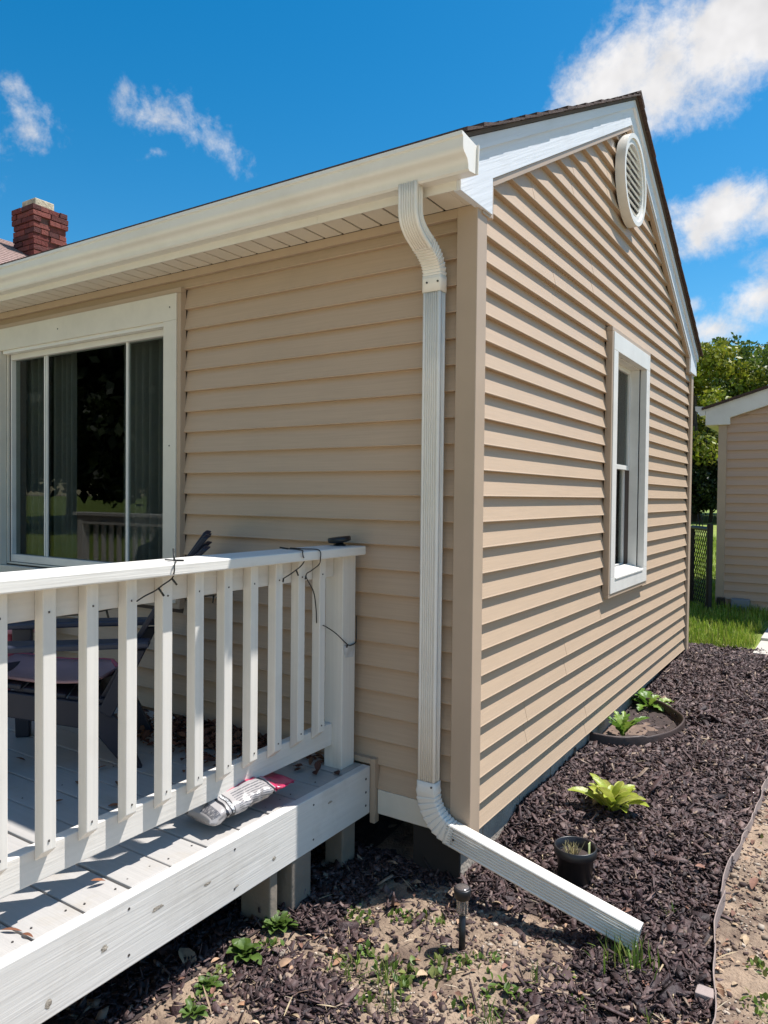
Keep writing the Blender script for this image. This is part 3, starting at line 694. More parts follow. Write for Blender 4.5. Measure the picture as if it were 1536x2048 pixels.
# ================================================================== NEIGHBOURING OUTBUILDING
shed = empty('shed', (2.5, 6.75, .3)); tag(shed, 'small tan-sided outbuilding with white rake boards beyond the house gable', 'shed')
SO = Vector((2.5, 6.75, .3)); SY = 6.75
M_shedsid = mat('outbuilding siding', (.50, .345, .245), .5, .05, 3.0, .1, 60, (1.2, 9, 60), spec=.4)
def sp_(x, y, z): return (x - SO.x, y - SO.y, z - SO.z)
SX0, SX1, SW = -.105, 5.2, 2.50
smid = (SX0 + SX1) / 2; ssl = .31
V = [sp_(*p) for p in [(SX0, SY + .014, .1), (SX1, SY + .014, .1), (SX1, SY + .014, SW), (smid, SY + .014, SW + ssl * (smid - SX0)), (SX0, SY + .014, SW)]]
V += [(a, b + 4.2, c) for a, b, c in V]
MB().add(V, [(0, 1, 2, 3, 4), (9, 8, 7, 6, 5), (0, 5, 6, 1), (1, 6, 7, 2), (4, 9, 5, 0)]).build('wall', M_shedsid, shed)
k = 0
while True:
    zb = .36 + k * .1016; zt = zb + .1056
    if zb > SW + .8: break
    xl = SX0 + .07 if zb < SW - .02 else max(SX0 + .07, SX0 + (zb - SW - .03) / ssl - .15)
    MB().prism([(a - 0, b - SO.z) for a, b in course_profile(zb, zt)], lambda a, b, t: (t - SO.x, -a, b), xl, SX1).build('siding_plank', M_shedsid, shed); k += 1
    if k > 40: break
MB().add([sp_(x, y, z) for z in (.33, SW + .03) for y in (SY - .016, SY + .012) for x in (SX0 - .012, SX0 + .075)], [(0, 2, 3, 1), (4, 5, 7, 6), (0, 1, 5, 4), (2, 6, 7, 3), (0, 4, 6, 2), (1, 3, 7, 5)]).build('corner_post', M_tan, shed)
zs = lambda x: SW + .22 + ssl * (x - SX0)
MB().prism([(SX0 - .15, SW - .015), (SX0 + .11, SW - .015), (SX0 + .11, zs(SX0 + .11) - .19), (smid, zs(smid) - .19), (smid, zs(smid)), (SX0 - .15, zs(SX0 - .15))], lambda a, b, t: sp_(a, t, b), SY - .05, SY - .002).build('rake_board', M_white, shed, bevel=.003)
for s in (1, -1):
    pts = [(SX0 - .19, zs(SX0 - .19) + .001), (smid, zs(smid) + .001), (smid, zs(smid) + .03), (SX0 - .19, zs(SX0 - .19) + .03)]
    if s < 0: pts = [(2 * smid - a, b) for a, b in pts][::-1]
    MB().prism(pts, lambda a, b, t: sp_(a, t, b), SY - .08, SY + 4.3).build('roof_slope', M_shing, shed)
MB().prism([(-.152, 2.70), (-.152, 2.60), (-.21, 2.595), (-.235, 2.64), (-.262, 2.66), (-.265, 2.71)], lambda a, b, t: sp_(a + SX0, t, b), SY - .06, SY + 4.2).build('gutter', M_white, shed)
MB().prism([(SX0 - .15, SW - .02), (SX0 - .012, SW - .02), (SX0 - .012, SW - .005), (SX0 - .15, SW - .005)], lambda a, b, t: sp_(a, t, b), SY - .0, SY + 4.2).build('soffit', M_soffit, shed)
tag(box('utility_box', .062, .252, SY - .13, SY - .016, .33, .485, M_lid, None, .008), 'grey metal utility box low on the outbuilding wall', 'utility box')
tag(MB().box(-.085, -.008, SY - .13, SY - .02, .405, .485).box(-.075, -.062, SY - .10, SY - .04, .2, .405).box(-.035, -.022, SY - .10, SY - .04, .2, .405).build('spigot_bracket', M_black), 'small dark bracket box at the foot of the outbuilding corner', 'bracket')

# iron chain-link gate between house and shed
gate = empty('chain_link_gate', (-.14, 6.42, .28)); tag(gate, 'black chain-link gate between the house and the outbuilding', 'gate')
ga = Vector((-.27, .50, 0)); gl = ga.length; gu = ga / gl
def gp(s, z): return tuple(gu * s + Vector((0, 0, z)))
MB().tube([(0, 0, -.15), (0, 0, 1.06)], .034, 12).build('hinge_post', M_iron, gate); MB().tube([gp(gl, -.15), gp(gl, 1.0)], .027, 12).build('latch_post', M_iron, gate)
MB().tube([gp(.02, 1.0), gp(gl, 1.0)], .026, 10).build('top_bar', M_iron, gate); MB().tube([gp(.02, .06), gp(gl, .06)], .018, 8).build('bottom_bar', M_iron, gate)
gm = MB(); st = .062
for i in range(-22, 14):
    for sgn in (1, -1):
        s0 = i * st; pts = []
        a = (s0, .06) if sgn > 0 else (s0, 1.0); 
        za, zb_ = .06, 1.0; sA = s0; sB = s0 + (zb_ - za) * .62
        if sgn < 0: sA, sB = sB, sA
        # clip to gate
        def at(t): return (sA + (sB - sA) * t, za + (zb_ - za) * t)
        ts = sorted([(0 - sA) / (sB - sA), (gl - sA) / (sB - sA)]); t0 = max(0, ts[0]); t1 = min(1, ts[1])
        if t1 - t0 < .03: continue
        gm.tube([gp(*at(t0)), gp(*at(t1))], .0042, 4, False)
gm.build('chain_mesh', M_iron, gate)
MB().tube([gp(gl * .78, 1.01), gp(gl * .70, 1.16), gp(gl * .60, 1.02), gp(gl * .5, 1.16), gp(gl * .4, 1.01)], .005, 5).build('wire_twist', M_iron, gate)

# ================================================================== THINGS ON THE DECK
def adirondack(name, label, loc, rz):
    """local: faces +x, z = 0 on the deck"""
    t = empty(name, loc, rz); tag(t, label, 'chair', 'navy deck chairs')
    for sy in (-1, 1):
        y = sy * .265
        MB().prism([(.515, 0), (.575, 0), (.590, .50), (.505, .50)], lambda a, b, q: (a, q, b), y - .02, y + .02).build('front_leg', M_navy, t, bevel=.006)
        # long side rail running down to the splayed rear foot
        MB().prism([(.56, .355), (.56, .255), (.16, .165), (.035, 0), (-.03, 0), (.06, .20), (.12, .265)], lambda a, b, q: (a, q, b), y * .86 - .016, y * .86 + .016).build('side_rail', M_navy, t, bevel=.005)
        # wide armrest, pale from the sun
        MB().prism([(-.06, y - .045), (.30, y - .055), (.60, y - .070), (.665, y - .045), (.665, y + .045), (.60, y + .070), (.30, y + .055), (-.06, y + .045)], lambda a, b, q: (a, b, q), .503, .530).build('armrest', M_grey, t, bevel=.008)
        MB().prism([(-.045, .49), (.02, .49), (.135, .25), (.085, .22)], lambda a, b, q: (a, q, b), y * .86 + sy * .018, y * .86 + sy * .045).build('back_support', M_navy, t, bevel=.004)
    for i in range(6):                                    # seat slats following a dip
        a0 = .10 + i * .083; z0 = .262 + .10 * (i / 5) ** 1.3
        MB().prism([(a0, z0), (a0 + .076, z0 + .012), (a0 + .074, z0 + .032), (a0 - .002, z0 + .020)], lambda a, b, q: (a, q, b), -.225, .225).build('seat_slat', M_navy, t, bevel=.004)
    for i in range(7):                                    # fan back
        f = (i - 3) / 3; w0 = .030; w1 = .040; yb = f * .165; yt = f * .245; top = .96 - .13 * f * f
        pts = []
        for q, (s, h) in enumerate(((.165, .24), (.02, .50), (-.145, .78), (-.26, top - .012), (-.275, top))):
            u = (h - .24) / .72; yc = yb + (yt - yb) * u; ww = w0 + (w1 - w0) * u
            if q == 4: ww *= .55
            pts.append((s, h, yc, ww))
        V = []; F = []
        for (s, h, yc, ww) in pts:
            V += [(s, yc - ww, h), (s, yc + ww, h), (s - .022, yc + ww, h - .006), (s - .022, yc - ww, h - .006)]
        for q in range(4):
            for e in range(4): F.append((q * 4 + e, q * 4 + (e + 1) % 4, (q + 1) * 4 + (e + 1) % 4, (q + 1) * 4 + e))
        F += [(0, 3, 2, 1), (16, 17, 18, 19)]
        mesh('back_slat', V, F, M_navy, t, bevel=.004)
    MB().box(.02, .045, -.21, .21, .40, .46).build('back_brace', M_navy, t, bevel=.005); MB().box(-.185, -.16, -.25, .25, .70, .76).build('back_brace', M_navy, t, bevel=.005)
    return t
F45 = math.atan2(-.707, -.707)
adirondack('deck_chair', 'dark navy slatted deck chair behind the railing with pink board on its seat', (-1.385, -.42, DZ), F45)
adirondack('deck_chair', 'second dark navy deck chair mostly cut off at the left edge below the window', (-2.77, -.70, DZ), math.radians(180))
# pink board on the seat
n = 12; V = []; F = []
for i in range(n + 1):
    for j in range(9):
        u = i / n; v = (j - 4) / 4; a = .10 + .50 * u; z = .318 + .055 * u + .028 * (2 * u - 1) ** 2 + .022 * v * v; hw = .20 * min(1, (1 - abs(2 * u - 1) ** 4) ** .5 + .06)
        V.append((a, hw * v, z))
for i in range(n):
    for j in range(8): F.append((i * 9 + j, (i + 1) * 9 + j, (i + 1) * 9 + j + 1, i * 9 + j + 1))
pb = empty('seat_board', (-1.385, -.42, DZ), F45); tag(pb, 'faded pink curved plastic board lying on the navy chair seat', 'plastic board')
o = mesh('board', V, F, M_pink, pb, smooth=True); s = o.modifiers.new('s', 'SOLIDIFY'); s.thickness = .012
rim = [V[j * 9] for j in range(n + 1)]
MB().tube([(a, b, c - .006) for a, b, c in rim], .009, 8).build('red_edge', M_red, pb, smooth=True)
for a in (.17, .27): MB().box(a, a + .045, -.215, -.18, .285, .318).build('foot', M_pink, pb, bevel=.004)
# pink round side table
st_ = empty('side_table', (-2.70, -.215, DZ)); tag(st_, 'small round pink side table partly cut off at the left edge', 'side table')
MB().lathe([(.165, .355), (.205, .362), (.215, .385), (.205, .392), (.195, .372), (.02, .368)], 40).build('table_top', M_pink2, st_, smooth=True)
for k in range(4):
    w = math.pi / 4 + k * math.pi / 2; c, s_ = math.cos(w), math.sin(w)
    MB().tube([(c * .13, s_ * .13, .36), (c * .145, s_ * .145, .25), (c * .18, s_ * .18, .0)], .016, 10).build('leg', M_red, st_, smooth=True)
# plastic bag
def bag_mat():
    m = mat('printed bag film', (.7, .68, .66), .28, 0, spec=.6, bump=.0); nt = m.node_tree; N = nt.nodes; L = nt.links; p = N['Principled BSDF']
    tc = N.new('ShaderNodeTexCoord'); sx = N.new('ShaderNodeSeparateXYZ'); L.new(tc.outputs['UV'], sx.inputs[0])
    def mt(op, a, b=None):
        q = N.new('ShaderNodeMath'); q.operation = op
        for i, v in enumerate((a, b)):
            if v is None: continue
            if hasattr(v, 'links'): L.new(v, q.inputs[i])
            else: q.inputs[i].default_value = v
        return q.outputs[0]
    U = sx.outputs[0]; W = sx.outputs[1]
    def band(x, a, b): return mt('MULTIPLY', mt('GREATER_THAN', x, a), mt('LESS_THAN', x, b))
    col = None
    def over(prev, fac, c):
        x = N.new('ShaderNodeMix'); x.data_type = 'RGBA'; L.new(fac, x.inputs[0])
        if isinstance(prev, tuple): x.inputs[6].default_value = prev
        else: L.new(prev, x.inputs[6])
        x.inputs[7].default_value = c; return x.outputs[2]
    ns = N.new('ShaderNodeTexNoise'); ns.inputs['Scale'].default_value = 60; ns.inputs['Detail'].default_value = 2
    mpp = N.new('ShaderNodeMapping'); mpp.inputs['Scale'].default_value = (.5, 5.0, 1); L.new(tc.outputs['UV'], mpp.inputs['Vector']); L.new(mpp.outputs[0], ns.inputs['Vector'])
    lines = mt('GREATER_THAN', mt('SINE', mt('MULTIPLY', W, 210.0)), .1); words = mt('GREATER_THAN', ns.outputs['Fac'], .44)
    text = mt('MULTIPLY', mt('MULTIPLY', lines, words), mt('MULTIPLY', band(U, .30, .66), band(W, .50, .78)))
    c = over((.36, .335, .325, 1), band(U, .72, 1.01), (.52, .03, .10, 1))
    c = over(c, mt('MULTIPLY', band(U, .30, .68), band(W, .80, .92)), (.45, .03, .09, 1))
    c = over(c, mt('MULTIPLY', band(U, .0, .80), band(W, .92, 1.3)), (.03, .025, .03, 1))
    c = over(c, band(U, .16, .185), (.02, .02, .025, 1)); c = over(c, band(U, .205, .25), (.02, .02, .025, 1))
    c = over(c, mt('MULTIPLY', band(U, .215, .24), mt('MULTIPLY', band(W, .55, .85), mt('GREATER_THAN', ns.outputs['Fac'], .5))), (.7, .7, .7, 1))
    c = over(c, text, (.10, .10, .11, 1)); c = over(c, band(U, .67, .70), (.02, .02, .03, 1))
    c = over(c, mt('MULTIPLY', band(U, .03, .10), mt('MULTIPLY', words, band(W, .6, .8))), (.08, .08, .09, 1))
    c = over(c, mt('MULTIPLY', band(U, .76, .80), mt('GREATER_THAN', ns.outputs['Fac'], .5)), (.03, .03, .03, 1))
    L.new(c, p.inputs['Base Color']); return m
A = Vector((-.592, -.845, DZ)); B = Vector((-.545, -.455, DZ + .02)); ax = (B - A); ln = ax.length; ax.normalize(); side = Vector((ax.y, -ax.x, 0)).normalized()
V = []; F = []; UV = []; nu, nw = 40, 28
for i in range(nu + 1):
    u = i / nu
    wdt = .094 * (1 - .25 * max(0, (u - .6) / .4)) * (1 if u > .04 else .9); hgt = .034 * (min(1, u / .10) ** .5 * (1 if u < .62 else max(.10, 1 - (u - .62) / .30)))
    for j in range(nw):
        w = 2 * math.pi * j / nw; cw, sw = math.cos(w), math.sin(w)
        cr2 = 1 + .10 * (vnoise(u * 9, j * .45) - .5) + .30 * (vnoise(u * 22 + 5, j * .8 + 3) - .5) * (0.4 + u)
        p = A + ax * (ln * u) + side * (wdt * cw * cr2) + Vector((0, 0, .050 + .018 * math.sin(u * 3) + hgt * abs(sw) ** .8 * math.copysign(1, sw) * float(cr2)))
        if p.z < DZ + .003: p.z = DZ + .003
        V.append(p); UV.append((u, w / (2 * math.pi)))
for i in range(nu):
    for j in range(nw): F.append((i * nw + j, i * nw + (j + 1) % nw, (i + 1) * nw + (j + 1) % nw, (i + 1) * nw + j))
F += [tuple(range(nw))[::-1], tuple(nu * nw + j for j in range(nw))]
b0 = MB(); bag = mesh('plastic_bag', [v - A for v in V], F, bag_mat(), None, smooth=True, loc=A)
uvl = bag.data.uv_layers.new(name='UVMap')
for l in bag.data.loops:
    u, w = UV[l.vertex_index]
    # front-top of the bag carries the print: angle 0 is towards the outside
    w = w if w < .75 else w - 1.0
    uvl.data[l.index].uv = (u, .55 + w * 1.15)
tag(bag, 'crumpled white and magenta printed plastic bag lying under the bottom rail', 'bag')
# drift of dry leaves by the wall
def leaf_shape(L_, W_, n=5, curl=.25, fold=.12, droop=0.0, rnd=None, wave=0.0):
    """pointed blade along +x, returns verts and quads"""
    V = []; F = []
    for i in range(n + 1):
        t = i / n; w = W_ * (math.sin(math.pi * min(1, t * .96 + .03)) ** .75) * (1 - .25 * t); x = L_ * t; z = curl * L_ * (t - t * t * droop)
        wv = wave * math.sin(t * 14)
        V += [(x, -w, z + fold * w + wv * w), (x, 0, z), (x, w, z + fold * w - wv * w)]
    for i in range(n):
        for j in range(2): F.append((i * 3 + j, (i + 1) * 3 + j, (i + 1) * 3 + j + 1, i * 3 + j + 1))
    return V, F
def scatter_leaves(name, spots, sizes, tilt, cols, base, m, zoff=.004):
    bv, bf = base; bv = np.array(bv); bf = np.array(bf); n = len(spots); P = np.array(spots)
    ya = rng.uniform(0, 2 * np.pi, n); ti = rng.uniform(-tilt, tilt, n); ro = rng.uniform(-tilt, tilt, n)
    s = np.asarray(sizes)[:, None]
    v = bv[None] * s[:, None]
    c, sn = np.cos(ti), np.sin(ti); x = v[..., 0] * c[:, None] + v[..., 2] * sn[:, None]; z = -v[..., 0] * sn[:, None] + v[..., 2] * c[:, None]; y = v[..., 1]
    c, sn = np.cos(ro), np.sin(ro); y2 = y * c[:, None] - z * sn[:, None]; z = y * sn[:, None] + z * c[:, None]
    c, sn = np.cos(ya), np.sin(ya); X = x * c[:, None] - y2 * sn[:, None]; Y = x * sn[:, None] + y2 * c[:, None]
    W = np.stack([X + P[:, 0:1], Y + P[:, 1:2], z + P[:, 2:3] + zoff], -1).reshape(-1, 3)
    Q = (bf[None] + (np.arange(n) * len(bv))[:, None, None]).reshape(-1, bf.shape[1])
    return big_mesh(name, W, Q, m, cols=np.repeat(cols, len(bf), 0))
n = 900; px = -1.18 + rng.normal(0, .24, n); py = -.05 - np.abs(rng.normal(0, .15, n)); 
spots = [(a, b, DZ + .002 + .03 * rng.random() * math.exp(-((a + 1.18) / .25) ** 2)) for a, b in zip(px, py)]
cols = np.array([(.10, .035, .022), (.14, .055, .03), (.07, .028, .02), (.20, .09, .045)])[rng.integers(0, 4, n)] * rng.uniform(.7, 1.2, (n, 1))
tag(scatter_leaves('leaf_litter', spots, rng.uniform(.6, 1.3, n), .5, cols, leaf_shape(.045, .013, 4, .2, .5), M_bits), 'drift of dry reddish brown leaves on the deck against the wall', 'leaves', kind='stuff')
n = 34; px = rng.uniform(-2.2, -.5, n); py = rng.uniform(-1.7, -.2, n)
tag(scatter_leaves('loose_debris', [(a, b, DZ + .002) for a, b in zip(px, py)], rng.uniform(.4, 1.0, n), .25, np.array([(.18, .07, .03)]) * rng.uniform(.6, 1.5, (n, 1)), leaf_shape(.045, .010, 4, .2, .5), M_bits), 'a few scattered dry leaf scraps on the deck boards', 'leaves', kind='stuff')
for (px_, py_, a, l) in ((-.58, -1.50, .5, .055), (-.52, -1.48, .2, .036)):
    v, f = leaf_shape(l, .006, 6, .10, .7, 1.0)
    o = mesh('dry_seed_pod', v, f, mat('dry pod', (.22, .085, .04), .8, .2, 40), None, loc=(px_, py_, DZ + .004)); o.rotation_euler = (0, 0, a)
    tag(o, 'orange brown dry twisted seed pod on the deck, %s of the pair' % ('longer' if l > .04 else 'shorter'), 'seed pod', 'dry seed pods')
# string light cords hung over the rail
def cord(label, pts, nubs):
    o = empty('string_light_cord', pts[0]); tag(o, label, 'cord', 'string light cords'); P0 = Vector(pts[0])
    P = [Vector(p) - P0 for p in pts]; out = []
    for i in range(len(P) - 1):
        p0 = P[max(i - 1, 0)]; p1 = P[i]; p2 = P[i + 1]; p3 = P[min(i + 2, len(P) - 1)]
        for q in range(6):
            t = q / 6; out.append(.5 * ((2 * p1) + (p2 - p0) * t + (2 * p0 - 5 * p1 + 4 * p2 - p3) * t * t + (3 * p1 - p0 - 3 * p2 + p3) * t ** 3))
    out.append(P[-1]); MB().tube(out, .0022, 6).build('wire', M_wire, o, smooth=True)
    for a, b in nubs: MB().tube([Vector(a) - P0, (Vector(a) + Vector(b)) / 2 - P0, Vector(b) - P0], .0032, 7).build('bulb_holder', M_wire, o, smooth=True)
    return o
cord('dark string light cord draped over the handrail above the middle balusters', [(-.505, -1.146, 1.309), (-.497, -1.122, 1.323), (-.49, -1.093, 1.335), (-.485, -1.071, 1.349), (-.475, -1.043, 1.368), (-.455, -1.052, 1.39), (-.454, -1.052, 1.41), (-.462, -1.04, 1.417), (-.50, -1.012, 1.418), (-.543, -1.011, 1.418)],
     [((-.50, -1.012, 1.417), (-.530, -.99, 1.450)), ((-.50, -1.012, 1.418), (-.462, -1.011, 1.42)), ((-.487, -1.082, 1.342), (-.48, -1.068, 1.318)), ((-.475, -1.043, 1.368), (-.468, -1.030, 1.348))])
cord('dark string light cord looped over the handrail near the corner, left loop', [(-.505, -.504, 1.317), (-.50, -.468, 1.332), (-.49, -.428, 1.355), (-.48, -.415, 1.378), (-.452, -.458, 1.398), (-.452, -.461, 1.412), (-.47, -.44, 1.4165), (-.52, -.41, 1.4165), (-.583, -.42, 1.418)],
     [((-.50, -.440, 1.345), (-.495, -.432, 1.322)), ((-.505, -.504, 1.317), (-.50, -.512, 1.306)), ((-.56, -.415, 1.4175), (-.58, -.44, 1.423))])
cord('dark string light cord looped over the handrail near the corner, right loop', [(-.535, -.27, 1.12), (-.525, -.287, 1.18), (-.512, -.32, 1.25), (-.505, -.375, 1.315), (-.50, -.345, 1.335), (-.485, -.32, 1.357), (-.452, -.355, 1.388), (-.452, -.357, 1.408), (-.468, -.36, 1.4165), (-.52, -.372, 1.4165), (-.579, -.381, 1.418)],
     [((-.505, -.375, 1.315), (-.50, -.385, 1.305))])
cord('dark string light cord running to the tape on the corner post', [(-.51, -.262, 1.112), (-.506, -.242, 1.102), (-.505, -.182, 1.068), (-.503, -.106, 1.012), (-.502, -.075, 1.005), (-.503, -.046, 1.013), (-.507, -.036, 1.05), (-.509, -.034, 1.12)], [((-.503, -.106, 1.012), (-.502, -.112, 1.0))])
cord('dark string light cord sagging inside the railing below the top rail', [(-.605, -1.40, 1.300), (-.605, -1.339, 1.286), (-.605, -1.263, 1.276), (-.605, -1.173, 1.278), (-.603, -1.09, 1.29), (-.603, -.95, 1.284), (-.603, -.75, 1.275), (-.603, -.60, 1.285), (-.603, -.50, 1.295)], [((-.605, -1.263, 1.276), (-.60, -1.262, 1.252)), ((-.605, -1.173, 1.278), (-.60, -1.17, 1.255)), ((-.603, -.75, 1.275), (-.598, -.76, 1.25))])
tp = MB().add([(-.508, -.128, 1.008), (-.508, -.112, .958), (-.506, -.060, .952), (-.509, -.045, .985), (-.508, -.046, 1.010), (-.504, -.085, 1.004)], [(0, 1, 2, 3, 4, 5)])
o = tp.build('tape_strip', M_tape); s = o.modifiers.new('s', 'SOLIDIFY'); s.thickness = .002
tag(o, 'scrap of silver tape holding the cord to the corner post', 'tape')
# solar panel puck on the rail end
sp = empty('solar_charger', (-.555, -.095, 1.4135)); tag(sp, 'small black solar panel puck standing on the handrail end', 'solar charger')
MB().lathe([(.012, 0), (.026, 0), (.026, .004), (.016, .008), (.016, .016)], 20).build('foot', M_black, sp, smooth=True)
pk = MB().lathe([(.030, 0), (.046, .004), (.048, .008), (.048, .020), (.044, .023)], 28).build('panel_head', M_black, sp, smooth=True, loc=(0, 0, .012)); pk.rotation_euler = (math.radians(4), math.radians(-6), 0)

# ================================================================== GARDEN BED
def on(x, y, dz=0): return (x, y, gzf(x, y) + dz)
lamp = empty('solar_stake_light', on(.150, -.345)); tag(lamp, 'small black solar stake light with clear lens in front of the house corner', 'stake light')
MB().tube([(0, 0, -.05), (.001, .0, .125)], .0115, 10).build('stake', M_black, lamp, smooth=True)
MB().lathe([(.013, .118), (.017, .124), (.0185, .172), (.018, .176)], 24).build('lens', M_clear, lamp, smooth=True)
for k in range(8):
    w = k * math.pi / 4; MB().tube([(.0182 * math.cos(w), .0182 * math.sin(w), .126), (.0192 * math.cos(w), .0192 * math.sin(w), .172)], .0016, 5).build('lens_rib', M_clear, lamp)
MB().lathe([(.019, .170), (.027, .176), (.029, .205), (.025, .210), (.024, .2085)], 28).build('cap', M_black, lamp, smooth=True)
MB().lathe([(.0225, .2088), (.022, .2102), (.001, .2105)], 28).build('solar_cell', mat('solar cell', (.12, .10, .09), .15, spec=.8), lamp, smooth=True)
pot = empty('plant_pot', on(.345, .235, -.008)); tag(pot, 'black plastic nursery pot with dried plant beside the downspout extension', 'pot')
MB().lathe([(.058, 0), (.060, .004), (.070, .132), (.079, .134), (.081, .138), (.081, .166), (.078, .168), (.074, .166), (.070, .13), (.064, .10)], 40).build('pot_body', M_black, pot, smooth=True)
MB().lathe([(.069, .118), (.066, .128), (.03, .134), (.001, .136)], 24).build('potting_soil', M_under, pot, smooth=True)
dr = MB()
for i in range(60):
    w = random.uniform(0, 6.28); r = random.uniform(0, .03); l = random.uniform(.02, .05); a = random.uniform(0, 6.28); q = random.uniform(.2, .9)
    p = Vector((r * math.cos(w) - .01, r * math.sin(w) - .005, .128)); dr.tube([p, p + Vector((math.cos(a) * q * l, math.sin(a) * q * l, l))], .0016, 4, True, .0006)
dr.build('dried_stems', mat('dried stems', (.40, .34, .17), .9, .2, 30), pot)
MB().box(-.001, .001, -.011, .011, .13, .185).build('plant_tag', mat('pale tag', (.62, .66, .30), .5), pot).location = (.050, .012, 0)
# broad-leaved plants with a leaf object for each leaf
def plant(name, label, loc, n, L_, W_, m, up=(.35, 1.1), seed=1, cat='plant', wave=0.0, droop=.7, parts=8, group=None, short=.5, vary=.0):
    r = random.Random(seed); t = empty(name, loc); tag(t, label, cat, group)
    for i in range(n):
        a = i * 2.399 + r.uniform(-.3, .3); inner = i / n; el = up[1] + (up[0] - up[1]) * (1 - inner) ** .8 + r.uniform(-vary, vary); l = L_ * r.uniform(.75, 1.1) * (1 - (1 - short) * inner); w = W_ * r.uniform(.8, 1.1) * (1 - .3 * inner)
        V = []; F = []; nn = parts; p = Vector((0, 0, 0)); ang = el
        for q in range(nn + 1):
            tq = q / nn; ww = w * (math.sin(math.pi * min(1, max(0, (tq - .16) / .84 * .97 + .02))) ** .7 if tq > .16 else .10) + .0015
            ang = el - droop * 1.25 * tq ** 1.6; wv = 1 + wave * math.sin(tq * 30)
            for j, s in enumerate((-1, -.5, 0, .5, 1)):
                V.append((p.x, ww * s * wv, p.z + abs(s) ** 1.5 * ww * .38))
            p = p + Vector((math.cos(ang), 0, math.sin(ang))) * (l / nn)
        for q in range(nn):
            for j in range(4): F.append((q * 5 + j, (q + 1) * 5 + j, (q + 1) * 5 + j + 1, q * 5 + j + 1))
        o = mesh('leaf', V, F, r.choice(m) if isinstance(m, list) else m, t, smooth=True); o.rotation_euler = (r.uniform(-.15, .15), 0, a); o.location = (r.uniform(-.012, .012), r.uniform(-.012, .012), 0)
    return t
plant('hosta', 'yellow green hosta with broad pointed leaves in the dark mulch', on(.318, .83), 28, .225, .029, [M_hosta, M_hosta3, M_hosta3, M_hosta], (.85, 1.48), 3, droop=.95, vary=.35, wave=.05, parts=10, short=.65)
plant('hosta', 'small withered cream coloured hosta leaves at the foot of the bigger hosta', on(.425, .735), 6, .10, .026, mat('withered leaf', (.55, .47, .27), .6, .2, 30, sub=.3), (.2, .5), 8, droop=1.0)
plant('leafy_weed', 'upright serrated green weed growing inside the ring edging', on(.09, 1.90, .02), 17, .20, .022, [M_dand, M_dand2], (.9, 1.42), 5, wave=.45, droop=.6, parts=16, vary=.2)
plant('leafy_weed', 'low broad-leaved green weed behind the ring edging by the wall', on(.07, 2.62), 13, .23, .030, [M_dand, M_dand2], (.5, 1.2), 9, wave=.38, droop=.9, parts=16, vary=.3)
for i, (x, y, nl, L_, lab) in enumerate(((-.435, -.60, 16, .075, 'bushy green weed at the foot of the deck support blocks'), (-.43, -.78, 9, .085, 'broad-leaved green weed below the middle of the deck edge'), (-.42, -.95, 12, .05, 'small-leaved green weed under the deck edge, left of the broad-leaved one'), (-.36, -1.06, 7, .05, 'bright green four-leaved seedling nearest the bottom edge under the deck'), (.62, -.10, 9, .07, 'grassy green weed under the end of the downspout extension'))):
    plant('weed', lab, on(x, y, .004), nl * 2, L_, L_ * .24, mat('weed green %d' % i, (.085, .145, .025), .5, .2, 30, sub=.3), (.3, 1.35), 20 + i, cat='weed', parts=5, short=.5, group='weeds along the deck')
# half-round edging ring by the wall
ring = empty('ring_edging', on(-.03, 2.15)); tag(ring, 'brown half-round plastic edging ring against the house wall', 'edging')
V = []; F = []; nn = 40
for i in range(nn + 1):
    w = -math.pi / 2 + math.pi * i / nn; a = .39 + .01 * math.sin(5 * w); b = .50
    for (d, h) in ((0, -.06), (0, .066), (.004, .074), (.011, .074), (.015, .066), (.015, -.06)):
        V.append(((a + d) * math.cos(w), (b + d) * math.sin(w), h + .004 * math.sin(7 * w) + (.012 if i < 10 else 0)))
for i in range(nn):
    for j in range(5): F.append((i * 6 + j, (i + 1) * 6 + j, (i + 1) * 6 + j + 1, i * 6 + j + 1))
mesh('ring_wall', V, F, M_ring, ring, smooth=True)
V = [(0, 0, .012)]; F = []
for i in range(nn + 1):
    w = -math.pi / 2 + math.pi * i / nn; V.append((.388 * math.cos(w), .498 * math.sin(w), -.006))
for i in range(nn): F.append((0, i + 1, i + 2))
mesh('ring_soil', V, F, mat('ring soil', (.17, .115, .085), .95, .3, 14, .8, 60), ring, smooth=True)
# bed edging: overlapping low panels
ed = empty('bed_edging', on(.88, 0)); tag(ed, 'low weathered grey edging strip snaking along the right side of the mulch bed', 'edging')
E0 = Vector(on(.88, 0)); y = -1.15; i = 0
while y < 4.6:
    L_ = random.uniform(.20, .30); y1 = y + L_; V = []; F = []; nseg = 8; lean = random.uniform(-.10, .12); off = random.uniform(-.006, .006); kick = random.uniform(-.010, .010)
    for q in range(nseg + 1):
        t = q / nseg; yy = y + (L_ + .025) * t; xx = edge_x(yy) + off + kick * (t - .5) + .004 * math.sin(yy * 21); zb = gzf(xx, yy); top = .052 + .010 * math.sin(yy * 5) - .006 * math.exp(-((t - 1) / .08) ** 2)
        for (d, h) in ((0, -.05), (lean * .05, top), (.0035 + lean * .05, top + .001), (.0035, -.05)): V.append((xx + d - E0.x, yy - E0.y, zb + h - E0.z))
    for q in range(nseg):
        for j in range(4): F.append((q * 4 + j, q * 4 + (j + 1) % 4, (q + 1) * 4 + (j + 1) % 4, (q + 1) * 4 + j))
    F += [(0, 1, 2, 3), tuple(nseg * 4 + j for j in range(4))[::-1]]
    mesh('edging_panel', V, F, M_edge, ed); y = y1; i += 1
MB().box(-.055, 0, -.03, .02, .0, .035).build('corner_tab', M_edge, ed, bevel=.004).location = Vector(on(.905, -.16)) - E0

